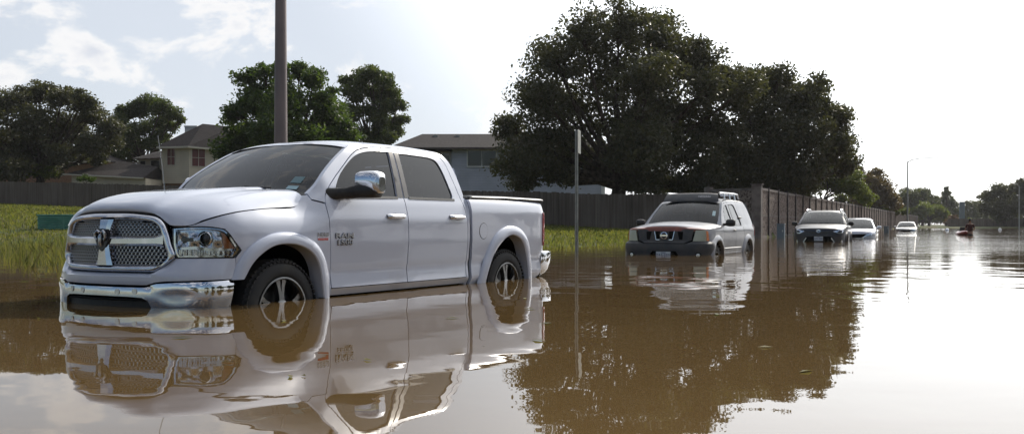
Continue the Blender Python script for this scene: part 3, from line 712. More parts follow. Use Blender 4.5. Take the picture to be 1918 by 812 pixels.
    b = MB(); b.lathe([(.185+.016*math.cos(a), .016*math.sin(a)) for a in np.linspace(0, 2*math.pi, 9)[:-1]], (0, 0, 0), 'x', 28, closed=True)
    b.tube([(0,-.18,0),(0,.18,0)], .014); b.tube([(0,0,0),(0,0,-.18)], .014)
    b.v = [(-1.02+(v[0]*.9+v[2]*.4), .38+v[1], 1.27+(v[2]*.9-v[0]*.4)) for v in b.v]; b.build('steering_wheel', 'black_plastic', root)
    b = MB(); b.box(-1.06,-1.03,-.12,.12,1.62,1.69,bev=.01); b.tube([(-1.03,0,1.67),(-.97,0,1.80)], .01, 6); b.build('rear_view_mirror', 'black_plastic', root)
    # ---- door mirrors
    for sg in (1, -1):
        bb = MB()
        prof = [(1.0,1.0),]
        # arm and lower housing (black): long slab
        def slab(path, m, par, nm):
            b = MB(); rows = []
            for (x, y, z, hx, hz) in path:
                rows.append([(x+hx*cx, y, z+hz*cz) for cx, cz in [(math.copysign(abs(math.cos(t))**.55, math.cos(t)), math.copysign(abs(math.sin(t))**.55, math.sin(t))) for t in np.linspace(0, 2*math.pi, 17)]])
            b.grid(rows); k = len(rows[0])
            b.f.append(tuple(range(k-1))); b.f.append(tuple(reversed(range((len(rows)-1)*k, (len(rows)-1)*k+k-1)))); b.mi += [0, 0]
            if sg < 0: b.v, b.f = mir(b.v, b.f)
            return b.build(nm, m, par, ang=45)
        mr = slab([(-.650,.905,1.388,.085,.054),(-.70,.95,1.392,.078,.050),(-.79,.99,1.400,.066,.050),(-.86,1.02,1.412,.072,.058),(-.91,1.10,1.422,.080,.068),(-.93,1.18,1.426,.078,.068),(-.932,1.20,1.428,.06,.05)], 'black_plastic', root, 'door_mirror')
        slab([(-.885,1.005,1.512,.050,.04),(-.895,1.018,1.512,.074,.070),(-.91,1.05,1.512,.086,.084),(-.925,1.13,1.512,.088,.086),(-.93,1.19,1.500,.084,.094),(-.931,1.223,1.486,.070,.092),(-.931,1.238,1.476,.045,.066)], 'chrome', mr, 'mirror_cap')
        b = MB(); b.grid([[(-1.022, y, z) for y in (1.04, 1.19)] for z in (1.40, 1.55)]); 
        if sg < 0: b.v, b.f = mir(b.v, b.f)
        b.build('mirror_glass', 'chrome', mr)
    # antenna on the far fender
    b = MB(); b.tube([(-.335,-.86,1.30),(-.330,-.86,1.36)], .012, 8); b.tube([(-.33,-.86,1.35),(-.30,-.86,1.62),(-.245,-.86,1.95)], [.0055,.0045,.0035], 6); b.build('antenna', 'chrome_dull', root)
    # wheels
    for x in (0., -3.569):
        for sg in (1, -1): wheel(root, x, sg, .95, .42, .415, .27, .272)
    return root
# ---------------------------------------------------------------- water and land
def water_mat():
    m = bpy.data.materials.new('flood_water'); m.use_nodes = True; t = m.node_tree; b = t.nodes['Principled BSDF']
    b.inputs['Base Color'].default_value = (.125, .080, .034, 1); b.inputs['Roughness'].default_value = .012; b.inputs['IOR'].default_value = 1.46
    g = N(t, 'ShaderNodeNewGeometry'); cdn = N(t, 'ShaderNodeSeparateXYZ'); t.links.new(g.outputs['Position'], cdn.inputs[0])
    def nz(scale, sx=1, sy=1, det=2, rot=0, dist=0.):
        mp = N(t, 'ShaderNodeMapping'); mp.inputs['Scale'].default_value = (sx, sy, 1); mp.inputs['Rotation'].default_value = (0, 0, rot); t.links.new(g.outputs['Position'], mp.inputs[0])
        n = N(t, 'ShaderNodeTexNoise'); n.inputs['Scale'].default_value = scale; n.inputs['Detail'].default_value = det; n.inputs['Distortion'].default_value = dist; t.links.new(mp.outputs[0], n.inputs['Vector']); return n.outputs[0]
    swell = nz(.95, 1, 1, 1, .6, .4); mid = nz(1.9, .8, 1, 2, .3, .3); fine = nz(9, .7, 1, 3, -.3)
    y = cdn.outputs[1]
    calm = mrange(t, nz(.09, 1, 1, 2), .35, .65, .55, 1.2)
    far = mrange(t, y, 9, 34, 0, 1)          # wind reaches the open road, the yard side stays calm
    h = mth(t, 'ADD', mth(t, 'MULTIPLY', swell, .008), mth(t, 'MULTIPLY', mid, mth(t, 'ADD', mth(t, 'MULTIPLY', far, .009), .0030)))
    h = mth(t, 'ADD', h, mth(t, 'MULTIPLY', fine, mth(t, 'ADD', mth(t, 'MULTIPLY', far, .0034), .00010)))
    h = mth(t, 'MULTIPLY', h, calm)
    bp = N(t, 'ShaderNodeBump'); bp.inputs['Strength'].default_value = 1; bp.inputs['Distance'].default_value = 1.
    t.links.new(h, bp.inputs['Height']); t.links.new(bp.outputs[0], b.inputs['Normal'])
    n = N(t, 'ShaderNodeTexNoise'); n.inputs['Scale'].default_value = .5; n.inputs['Detail'].default_value = 5; t.links.new(g.outputs['Position'], n.inputs['Vector'])
    mx = N(t, 'ShaderNodeMix', data_type='RGBA'); t.links.new(n.outputs[0], mx.inputs[0]); mx.inputs[6].default_value = (.100,.062,.024,1); mx.inputs[7].default_value = (.130,.083,.034,1); t.links.new(mx.outputs[2], b.inputs['Base Color'])
    return m
def wedge(name, x0, x1, y0, y1, z): 
    return mesh(name, [(x0,y0,z),(x1,y0,z),(x1,y1,z),(x0,y1,z)], [(0,1,2,3)], None, smooth=False)
water = wedge('flood_water', -2500, 2500, -400, 4000, 0.); water.data.materials.append(water_mat()); tag(water, 'brown floodwater covering the road', kind='structure')
# fence line and wall line on the ground
FA = np.array([-66.0, 94.14]); FB = np.array([9.9, 48.0])
WX0, WY0, WS = 11.57, 46.0, .464
def fence_pt(t): return FA+(FB-FA)*t
def fence_t(u):   # where the view ray X=u*Y meets the fence line
    d = FB-FA; return (u*FA[1]-FA[0])/(d[0]-u*d[1])
BU = [-.90,-.5255,-.361,-.2,-.0433,.121,.206]; BZ = [2.9,2.28,1.57,1.05,.72,.34,.28]
def base_z(u): return np.interp(u, BU, BZ)
def land_z(x, y):
    x = np.asarray(x, float); y = np.asarray(y, float)
    u = np.clip(x/np.maximum(y, 1.), -.9, .206)
    ds = np.interp(u, [-.9,-.53,-.3,0,.1,.16,.206], [21,24,25,26,29,34,44])
    t = fence_t(u); df = FA[1]+(FB[1]-FA[1])*t; bz = base_z(u); r = (y-ds)/np.maximum(df-ds, .5)
    z = np.where(r < 0, np.maximum(-.62, (y-ds)*.034), bz*np.clip(r, 0, 1)**.9)
    side = (x-(WX0+WS*(y-WY0)))            # >0 on the road side of the wall
    zr = np.where(side > -.3, -.62, np.where(y > WY0, .30, z)); z = np.where((side > -6) & (y > WY0-6) | (side > 0), zr, z)
    z = np.where((side <= 0) & (y > WY0) & (u >= .206), .30, z)
    bank = np.clip((y-168-.5*np.maximum(0, 92-x))/9., 0, 1); z = np.where((side > 4) & (x > 38), np.maximum(z, -.62+bank*.80), z)
    z = np.where(y < 6, -.62, z)
    return z
def terrain():
    xs = np.unique(np.concatenate([np.linspace(-70, 60, 190), -70-np.geomspace(1, 1800, 24), 60+np.geomspace(1, 1800, 30)])); ys = np.unique(np.concatenate([np.linspace(4, 60, 130), np.linspace(60, 180, 90), 180+np.geomspace(1, 3000, 24), [-300, -60, -10]]))
    gx, gy = np.meshgrid(xs, ys); z = land_z(gx, gy)+.03*np.sin(gx*.7+1)*np.sin(gy*.53)*(gy > 10)
    b = MB(); b.v = list(zip(gx.ravel(), gy.ravel(), z.ravel())); a, c = len(ys), len(xs)
    b.f = [(i*c+j, i*c+j+1, (i+1)*c+j+1, (i+1)*c+j) for i in range(a-1) for j in range(c-1)]
    m = mat('turf', (.05,.07,.02), .95, spec=.1); mx, n, mp = noise_col(m, (.050,.066,.018), (.085,.078,.036), .35, 8, bump=.8, bdist=.05)
    o = mesh('ground', b.v, b.f, 'turf', ang=0); tag(o, 'grassy verge sloping out of the floodwater', kind='structure')
terrain()
# ---------------------------------------------------------------- placing helper: a sight line of the photo to a point at a known distance
def at(px, py, d): return Vector(((px-959)/F_PX*d, d, CAM_H+(420-py)/F_PX*d))
# ---------------------------------------------------------------- materials of the place
def place_mats():
    m = mat('weathered_wood', (.12,.11,.10), .85, spec=.2)
    t = m.node_tree; b = t.nodes['Principled BSDF']
    g = N(t, 'ShaderNodeTexCoord'); mp = N(t, 'ShaderNodeMapping'); mp.inputs['Scale'].default_value = (7.1, 7.1, .25); t.links.new(g.outputs['Object'], mp.inputs[0])
    n = N(t, 'ShaderNodeTexNoise'); n.inputs['Scale'].default_value = 1.3; n.inputs['Detail'].default_value = 5; t.links.new(mp.outputs[0], n.inputs['Vector'])
    n2 = N(t, 'ShaderNodeTexNoise'); n2.inputs['Scale'].default_value = .35; n2.inputs['Detail'].default_value = 4; t.links.new(g.outputs['Object'], n2.inputs['Vector'])
    cr = N(t, 'ShaderNodeValToRGB'); t.links.new(mth(t, 'ADD', mth(t, 'MULTIPLY', n.outputs[0], .6), mth(t, 'MULTIPLY', n2.outputs[0], .4)), cr.inputs[0])
    cr.color_ramp.elements[0].position = .3; cr.color_ramp.elements[0].color = (.058,.045,.036,1); cr.color_ramp.elements[1].position = .7; cr.color_ramp.elements[1].color = (.21,.172,.142,1)
    t.links.new(cr.outputs[0], b.inputs['Base Color'])
    m = mat('rough_masonry', (.16,.14,.13), .9, spec=.2)
    mx, n, mp = noise_col(m, (.07,.052,.044), (.25,.20,.175), 9, 8, .38, .62, bump=.9, bdist=.03)
    m = mat('smooth_masonry', (.17,.15,.135), .85); noise_col(m, (.12,.10,.09), (.20,.17,.155), 3)
    m = mat('dark_post', (.045,.038,.035), .7); noise_col(m, (.035,.03,.028), (.07,.055,.05), 4)
    def siding(nm, c1, c2, pitch=.2):
        m = mat(nm, c1, .7, spec=.3); t = m.node_tree; b = t.nodes['Principled BSDF']; g = N(t, 'ShaderNodeNewGeometry'); s = N(t, 'ShaderNodeSeparateXYZ'); t.links.new(g.outputs['Position'], s.inputs[0])
        f = mth(t, 'FRACT', mth(t, 'MULTIPLY', s.outputs[2], 1/pitch)); bp = N(t, 'ShaderNodeBump'); bp.inputs['Distance'].default_value = .03; bp.inputs['Strength'].default_value = 1
        t.links.new(mth(t, 'SUBTRACT', 1., f), bp.inputs['Height']); t.links.new(bp.outputs[0], b.inputs['Normal'])
        n = N(t, 'ShaderNodeTexNoise'); n.inputs['Scale'].default_value = .8; n.inputs['Detail'].default_value = 6; t.links.new(g.outputs['Position'], n.inputs['Vector'])
        mx = N(t, 'ShaderNodeMix', data_type='RGBA'); t.links.new(mrange(t, n.outputs[0], .35, .7), mx.inputs[0]); mx.inputs[6].default_value = (*c1, 1); mx.inputs[7].default_value = (*c2, 1)
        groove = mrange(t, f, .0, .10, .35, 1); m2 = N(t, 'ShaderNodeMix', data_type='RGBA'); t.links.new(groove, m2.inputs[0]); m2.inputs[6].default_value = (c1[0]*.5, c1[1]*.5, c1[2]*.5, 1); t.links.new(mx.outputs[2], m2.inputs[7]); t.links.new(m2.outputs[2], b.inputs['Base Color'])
    siding('cream_siding', (.56,.49,.38), (.48,.42,.33)); siding('blue_siding', (.44,.46,.52), (.38,.40,.45)); siding('white_siding', (.60,.60,.58), (.52,.52,.50))
    m = mat('shingles', (.05,.042,.04), .9, spec=.2); noise_col(m, (.018,.015,.0145), (.042,.035,.034), 6, 8, stretch=(1,1,3), bump=.5, bdist=.02)
    m = mat('brick', (.25,.13,.07), .85, spec=.2); t = m.node_tree; b = t.nodes['Principled BSDF']; bt = N(t, 'ShaderNodeTexBrick'); g = N(t, 'ShaderNodeNewGeometry'); s = N(t, 'ShaderNodeSeparateXYZ'); cb = N(t, 'ShaderNodeCombineXYZ')
    t.links.new(g.outputs['Position'], s.inputs[0]); t.links.new(mth(t, 'ADD', s.outputs[0], s.outputs[1]), cb.inputs[0]); t.links.new(s.outputs[2], cb.inputs[1]); t.links.new(cb.outputs[0], bt.inputs[0])
    bt.inputs['Scale'].default_value = 4.5; bt.inputs[1].default_value = (.30,.15,.08,1); bt.inputs[2].default_value = (.22,.10,.05,1); bt.inputs[3].default_value = (.33,.30,.26,1); t.links.new(bt.outputs[0], b.inputs['Base Color'])
    mat('trim_paint', (.50,.46,.38), .6); mat('white_trim', (.75,.74,.72), .6); mat('dark_pane', (.02,.02,.024), .06, 0, 0); m = mat('red_curtain', (.16,.03,.022), .35); noise_col(m, (.15,.03,.026), (.07,.014,.013), 3, 3, stretch=(6,6,.3))
    m = mat('galvanised', (.22,.23,.21), .5, .6); noise_col(m, (.24,.25,.23), (.36,.365,.34), 6, rough=(.4,.6))
    m = mat('lamp_pole_metal', (.16,.14,.135), .46, .35); noise_col(m, (.12,.10,.098), (.21,.175,.17), 2.2, 8, stretch=(1,1,.35), rough=(.38,.6))
    m = mat('green_enamel', (.04,.16,.11), .5); noise_col(m, (.07,.22,.16), (.12,.29,.22), 4)
    m = mat('grey_cabinet', (.13,.17,.20), .5); mat('sign_back', (.20,.21,.19), .6, .4)
    mat('red_hull', (.28,.02,.014), .35, 0, .5); mat('white_hull', (.75,.75,.74), .4, 0, .5)
    m = mat('bark', (.055,.042,.032), .95, spec=.1); noise_col(m, (.035,.027,.021), (.095,.075,.06), 6, 8, stretch=(1,1,.25), bump=.8, bdist=.04)
    def leaf(nm, c1, c2, tr=.45, rough=.5):
        m = bpy.data.materials.new(nm); m.use_nodes = True; t = m.node_tree; b = t.nodes['Principled BSDF']; o = t.nodes['Material Output']
        g = N(t, 'ShaderNodeNewGeometry'); mx = N(t, 'ShaderNodeMix', data_type='RGBA'); t.links.new(g.outputs['Random Per Island'], mx.inputs[0]); mx.inputs[6].default_value = (*c1, 1); mx.inputs[7].default_value = (*c2, 1)
        t.links.new(mx.outputs[2], b.inputs['Base Color']); b.inputs['Roughness'].default_value = rough; b.inputs['Specular IOR Level'].default_value = .35
        tb = N(t, 'ShaderNodeBsdfTranslucent'); k = N(t, 'ShaderNodeMix', data_type='RGBA'); k.blend_type = 'MULTIPLY'; k.inputs[0].default_value = 1; t.links.new(mx.outputs[2], k.inputs[6]); k.inputs[7].default_value = (1.6,1.7,.7,1); t.links.new(k.outputs[2], tb.inputs[0])
        ms = N(t, 'ShaderNodeMixShader'); ms.inputs[0].default_value = tr; t.links.new(b.outputs[0], ms.inputs[1]); t.links.new(tb.outputs[0], ms.inputs[2]); t.links.new(ms.outputs[0], o.inputs[0]); MT[nm] = m
    leaf('oak_leaf', (.042,.046,.026), (.085,.080,.048), .30); leaf('dark_leaf', (.030,.056,.017), (.080,.110,.032), .42); leaf('pine_needle', (.036,.055,.018), (.085,.100,.032), .40)
    leaf('bright_leaf', (.06,.085,.018), (.12,.13,.03), .45); leaf('brown_leaf', (.075,.05,.028), (.12,.085,.045), .35); leaf('far_leaf', (.045,.055,.030), (.085,.09,.045), .35); leaf('rust_leaf', (.09,.05,.035), (.12,.07,.05), .3)
    leaf('grass_blade', (.072,.092,.026), (.165,.150,.062), .5, .6); leaf('weed_blade', (.050,.066,.020), (.17,.155,.070), .42, .7)
place_mats()
def fast_mesh(name, V, Fq, mats, mi=None, parent=None, smooth=False):
    V = np.asarray(V, np.float32); Fq = np.asarray(Fq, np.int32); me = bpy.data.meshes.new(name)
    me.vertices.add(len(V)); me.vertices.foreach_set('co', V.ravel()); k = Fq.shape[1]
    me.loops.add(Fq.size); me.loops.foreach_set('vertex_index', Fq.ravel()); me.polygons.add(len(Fq)); me.polygons.foreach_set('loop_start', np.arange(len(Fq), dtype=np.int32)*k); me.polygons.foreach_set('loop_total', np.full(len(Fq), k, np.int32))
    if mi is not None: me.polygons.foreach_set('material_index', np.asarray(mi, np.int32))
    me.update(calc_edges=True); 
    for q in mats: me.materials.append(M[q])
    if smooth: me.shade_smooth()
    o = bpy.data.objects.new(name, me); link(o)
    if parent: o.parent = parent
    return o
# ---------------------------------------------------------------- trees
def tree(name, label, cat, base, blobs, leafm, n, size, seed, group, trunk_r=.4, fork=.35, shell=(.12, 1.0), clump=.40, subs=16, flat=.8, elong=1.6, depth=None, spray=.06, limbs=True, fill=.30):
    rg = np.random.default_rng(seed); base = Vector(base)
    root = empty(name, base, 0, label=label, cat=cat, group=group)
    B = [(Vector(b[:3])-base, b[3]) for b in blobs]
    cz = sum((b[0].z for b in B))/len(B); cx = sum(b[0].x for b in B)/len(B); cyy = sum(b[0].y for b in B)/len(B)
    # foliage
    A = np.array([b[1]**2 for b in B]); per = (A/A.sum()*n).astype(int); VV = []; tips = []
    for (c, r), k in zip(B, per):
        u = rg.normal(size=(subs, 3)); u /= np.linalg.norm(u, axis=1)[:, None]; rad = rg.uniform(shell[0], shell[1], subs)
        sc = np.array([1, 1, flat]); C = np.array(c)+u*rad[:, None]*r*sc; tips.append((c, C)); cr = r*clump*rg.uniform(.6, 1.25, subs)
        j = rg.integers(0, subs, k); off = rg.normal(size=(k, 3)); off /= np.linalg.norm(off, axis=1)[:, None]; off *= (rg.uniform(0, 1, k)**.45)[:, None]*cr[j][:, None]*np.array([1.15, 1.15, .75])
        P = C[j]+off
        f_ = int(k*fill); q = rg.integers(0, k, f_); w_ = rg.normal(size=(f_, 3)); w_ /= np.linalg.norm(w_, axis=1)[:, None]; P[q] = np.array(c)+w_*(rg.uniform(0, 1, f_)**.5)[:, None]*r*np.array([1.05, 1.05, flat])
        # stray outer sprays break the outline
        m_ = int(k*spray); q = rg.integers(0, k, m_); P[q] += rg.normal(size=(m_, 3))*r*.16
        s = size*rg.uniform(.55, 1.35, k); a = rg.normal(size=(k, 3)); a /= np.linalg.norm(a, axis=1)[:, None]; b = np.cross(a, rg.normal(size=(k, 3))); b /= np.linalg.norm(b, axis=1)[:, None]
        a = a*(s*elong*.5)[:, None]; b = b*(s*.5)[:, None]; bend = np.cross(a, b); bend /= np.linalg.norm(bend, axis=1)[:, None]; bend *= (s*.18)[:, None]
        VV.append(np.stack([P-a, P+b*.8-bend, P+a, P-b*.8-bend], 1).reshape(-1, 3))
    V = np.concatenate(VV); Fq = np.arange(len(V)).reshape(-1, 4)
    fast_mesh('crown', V, Fq, [leafm], parent=root)
    # trunk and limbs
    mb = MB(); zt = max(1.2, (cz-min(b[0].z-b[1] for b in B))*.4+min(b[0].z-b[1] for b in B)) if limbs else cz
    zt = max(zt, 1.0); top = Vector((cx*.35, cyy*.35, zt*fork*2 if False else zt*.75))
    rnd = random.Random(seed)
    mb.tube([Vector((0, 0, -.4)), Vector((0, 0, 0))+Vector((0, 0, .15)), top*.35+Vector((rnd.uniform(-.1,.1), 0, 0)), top*.7, top], [trunk_r*1.5, trunk_r*1.12, trunk_r*.95, trunk_r*.88, trunk_r*.8], 12)
    if limbs:
        for c, C in tips:
            mid = top.lerp(c, .5)+Vector((rnd.uniform(-.4,.4), rnd.uniform(-.4,.4), rnd.uniform(-.3,.5)))
            mb.tube([top*.93, top.lerp(mid, .5)+Vector((rnd.uniform(-.2,.2), 0, .15)), mid, mid.lerp(c, .55)+Vector((0, 0, rnd.uniform(-.2,.3))), c], [trunk_r*.42, trunk_r*.33, trunk_r*.24, trunk_r*.15, trunk_r*.09], 7)
            for p in C[:7]:
                p = Vector(p); mb.tube([mid.lerp(c, .7), c.lerp(p, .5)+Vector((0, 0, rnd.uniform(-.15,.15))), p], [trunk_r*.11, trunk_r*.06, trunk_r*.02], 4, cap=False)
    mb.build('trunk', 'bark', root, ang=60)
    return root
def px_blobs(L, d, seed=0, dj=.8):
    r = random.Random(seed); o = []
    for x, y, rp in L:
        R_ = rp/F_PX*d*(1.38 if rp < 19 and d < 115 and d > 90 else 1.12); p = at(x, y, d+r.uniform(-1, 1)*dj*R_*1.6); o.append((p.x, p.y, p.z, R_))
        # second layer of crown behind/in front so the crown has real depth
        if r.random() < .75: p = at(x+r.uniform(-.4, .4)*rp, y+r.uniform(-.1, .5)*rp, d+r.choice((-1, 1))*R_*r.uniform(1.2, 2.0)); o.append((p.x, p.y, p.z, R_*.9))
    return o
def build_trees():
    GT = 'trees behind the fences and the wall'
    def T_(label, bx, d, zb, L, leafm, n, size, seed, cat='tree', name='tree', **k):
        b = at(bx, 400, d); tree(name, label, cat, (b.x, d, zb), px_blobs(L, d, seed), leafm, n, size, seed, GT, **k)
    T_('huge dark live oak over the wooden fence, filling the middle of the sky', 1150, 57, .4, [(985,300,52),(955,240,36),(1000,175,52),(1035,110,52),(1090,62,50),(1160,42,52),(1228,52,50),(1285,100,48),(1215,140,70),(1140,125,72),(1080,190,72),(1180,225,74),(1025,250,62),(1262,215,70),(1090,285,62),(985,330,30),(1335,165,50),(1340,240,52),(1195,295,55),(1290,290,55),(1050,320,32),(1215,335,36),(1265,345,34),(1320,335,40),(1180,340,20),(1362,140,38),(1395,165,42),(1320,110,36)], 'oak_leaf', 100000, .155, 3, name='oak_tree', trunk_r=.50, subs=17)
    T_('second dark oak crown right of the huge oak, above the corner of the wall', 1445, 62, .3, [(1385,165,42),(1440,162,40),(1500,190,44),(1548,225,40),(1420,230,62),(1490,258,62),(1556,285,38),(1370,290,60),(1450,315,55),(1515,325,42),(1580,315,22),(1330,330,40),(1400,345,40),(1370,345,30),(1430,350,30),(1300,345,30),(1455,148,34),(1520,168,34),(1568,212,28),(1582,262,28),(1592,300,22),(1410,150,36)], 'oak_leaf', 60000, .16, 5, name='oak_tree', trunk_r=.42, subs=15)
    T_('sunlit yellow-green tree low behind the start of the panel wall', 1540, 92, .3, [(1545,322,28),(1590,335,26),(1500,340,26),(1560,348,22),(1600,355,18),(1480,340,20),(1440,335,18),(1620,368,13)], 'bright_leaf', 26000, .18, 7, trunk_r=.2)
    T_('dense dark thicket low behind the fence corner, under the oaks', 1300, 84, .3, [(1215,340,20),(1250,345,18),(1290,345,20),(1330,345,22),(1370,345,22),(1410,345,22),(1450,345,22),(1490,352,18),(1170,345,12),(1340,325,24),(1400,325,24)], 'oak_leaf', 26000, .2, 47, trunk_r=.15, subs=10)
    T_('ragged bright bushes along the top of the wall beyond the yellow-green tree', 1600, 140, .3, [(1600,378,12),(1625,384,11),(1650,388,10),(1675,392,9),(1575,372,10),(1640,376,10),(1695,396,7)], 'bright_leaf', 14000, .22, 48, name='shrub', cat='shrub', trunk_r=.12, subs=10)
    T_('brownish bushy tree leaning over the middle of the panel wall', 1640, 132, .3, [(1640,335,22),(1618,350,24),(1655,352,22),(1640,368,22),(1668,374,18),(1612,372,18),(1605,320,12),(1680,385,10)], 'brown_leaf', 22000, .22, 9, trunk_r=.25)
    T_('dark tree just behind the far street lamp', 1700, 232, .3, [(1700,365,17),(1690,380,17),(1712,382,18),(1702,392,14),(1680,392,10)], 'far_leaf', 9000, .36, 11, trunk_r=.3, subs=9)
    T_('mid green tree right of the far street lamp', 1728, 236, .3, [(1725,362,14),(1742,376,14),(1722,382,15)], 'far_leaf', 7000, .36, 12, trunk_r=.3, subs=9)
    T_('rounded olive tree spreading low over the far wall', 1740, 226, .3, [(1733,388,14),(1755,394,14),(1770,400,10),(1720,396,12),(1745,402,12)], 'bright_leaf', 8000, .33, 13, trunk_r=.3, subs=9)
    T_('pointed conifer above the far end of the wall', 1772, 262, .3, [(1772,353,4),(1772,362,8),(1771,373,12),(1778,386,15),(1763,392,13),(1790,394,11),(1774,404,13)], 'far_leaf', 9000, .40, 14, name='conifer_tree', cat='conifer', trunk_r=.3, subs=9)
    T_('small rust-coloured shrub below the conifer at the far wall end', 1787, 212, .2, [(1785,409,8),(1795,414,8),(1776,415,7)], 'rust_leaf', 2600, .30, 15, name='shrub', cat='shrub', trunk_r=.1, subs=7)
    T_('hazy tree closing the road in the gap between both tree rows', 1822, 275, .1, [(1818,384,11),(1805,394,11),(1830,388,13),(1822,403,14),(1842,398,12),(1800,408,10)], 'far_leaf', 8000, .42, 16, trunk_r=.25, subs=8)
    T_('low bush at the foot of the grey pylon', 1815, 210, .1, [(1815,414,7),(1824,415,7),(1805,418,5)], 'bright_leaf', 1800, .28, 17, name='shrub', cat='shrub', trunk_r=.1, subs=6)
    T_('dark broad tree on the far right bank, trunk standing at the water', 1884, 186, .0, [(1852,368,15),(1868,355,15),(1888,358,15),(1862,385,19),(1885,382,20),(1845,392,13),(1876,400,18),(1896,398,14)], 'oak_leaf', 15000, .30, 18, trunk_r=.35, subs=11)
    T_('rightmost tall dark tree on the far bank, cut by the picture edge', 1918, 184, .0, [(1906,350,14),(1920,345,15),(1912,370,18),(1935,362,20),(1918,392,18),(1945,390,20),(1938,345,12)], 'oak_leaf', 13000, .30, 19, trunk_r=.35, subs=11)
    T_('broad grey-green oak behind the left end of the wooden fence', 70, 90, 2.4, [(-60,215,50),(-15,195,36),(25,190,32),(75,176,28),(118,182,26),(150,190,24),(178,215,26),(205,235,24),(210,265,22),(50,235,46),(120,240,44),(-10,265,50),(170,270,32),(70,280,36),(125,290,30),(20,300,40),(-40,290,45),(185,300,18),(100,310,22)], 'oak_leaf', 70000, .19, 21, name='oak_tree', trunk_r=.45, subs=14)
    T_('open flat-topped pine between the left oak and the cream house', 272, 112, 2.6, [(285,192,18),(262,203,16),(305,200,15),(240,207,14),(322,212,13),(225,222,12),(298,228,15),(270,240,15),(322,236,11),(338,222,7),(245,248,15),(300,255,13),(225,262,14),(222,284,18),(250,272,16),(282,268,14),(205,292,15),(245,290,14)], 'pine_needle', 34000, .20, 23, name='pine_tree', cat='pine', trunk_r=.3, clump=.50, subs=14, shell=(.1,.95), spray=.05)
    T_('leafy dark green tree directly behind the near lamp pole', 545, 70, 1.4, [(465,148,24),(490,132,16),(520,132,18),(560,128,20),(590,145,24),(475,185,36),(540,180,45),(600,190,34),(625,220,32),(640,250,28),(590,245,46),(520,245,50),(455,245,40),(432,282,30),(652,278,20),(570,300,46),(500,300,44),(640,300,24),(444,205,20)], 'dark_leaf', 70000, .18, 25, trunk_r=.32, subs=14)
    T_('tall pine with rounded tufts right of the leafy dark tree', 700, 96, 2.0, [(690,138,16),(715,150,16),(672,150,13),(732,172,15),(700,172,17),(748,195,12),(726,200,15),(757,222,9),(738,228,13),(690,205,16),(712,238,14),(664,178,14),(745,246,10),(722,258,13),(650,150,10),(690,255,18),(705,268,18),(728,250,15),(705,222,15),(728,185,14),(655,205,20),(648,240,20),(662,168,16),(640,215,18)], 'pine_needle', 38000, .19, 27, name='pine_tree', cat='pine', trunk_r=.28, clump=.50, subs=14, shell=(.1,.95), spray=.05)
    T_('bright green bush peeking over the fence under the left oak', 75, 88, 2.3, [(70,318,16),(90,322,14),(50,322,14),(30,322,14)], 'bright_leaf', 5000, .16, 29, name='shrub', cat='shrub', trunk_r=.08, subs=9)
    T_('thin weedy shrub showing over the fence before the garage', 165, 78, 1.9, [(160,332,6),(172,336,6),(150,336,5)], 'dark_leaf', 800, .14, 30, name='shrub', cat='shrub', trunk_r=.05, subs=7)
def build_belt():
    b = at(1800, 400, 300); L = [(x, 408+4*math.sin(x*.3), 13) for x in range(1640, 2080, 17)]
    t = tree('tree_belt', 'low far-off belt of trees closing the horizon on the right', 'trees', (b.x, 300, .1), px_blobs(L, 300, 5), 'far_leaf', 22000, .5, 60, None, trunk_r=.3, subs=8, limbs=False); t['kind'] = 'stuff'
    L = [(x, 392+3*math.sin(x*.05), 9) for x in range(-240, 1400, 40)]
def floating_bits():
    rg = np.random.default_rng(5); n = 2600; u = rg.uniform(-.6, .5, n); y = 4+60*rg.uniform(0, 1, n)**1.2
    e = np.interp(u, [-.6,-.45,-.3,0,.10,.14,.206,.5], [14.3,14.8,17,22,27,29,42,60]); k = (rg.uniform(0, 1, n) < np.exp(-np.abs(y-e+1.0)/1.6)+.05) & (y < e+.5); u, y = u[k], y[k]; x = u*y; m_ = len(x)
    a = rg.uniform(0, 6.28, m_); L = rg.uniform(.015, .07, m_); w = L*rg.uniform(.15, .4, m_); c, s = np.cos(a), np.sin(a); z = np.full(m_, .004)
    V = np.stack([np.stack([x+c*L, y+s*L, z], 1), np.stack([x-s*w, y+c*w, z+.006], 1), np.stack([x-c*L, y-s*L, z], 1), np.stack([x+s*w, y-c*w, z+.002], 1)], 1).reshape(-1, 3)
    o = fast_mesh('floating_debris', V, np.arange(len(V)).reshape(-1, 4), ['weed_blade']); tag(o, 'scattered dead grass and leaves floating on the water', 'debris', kind='stuff')
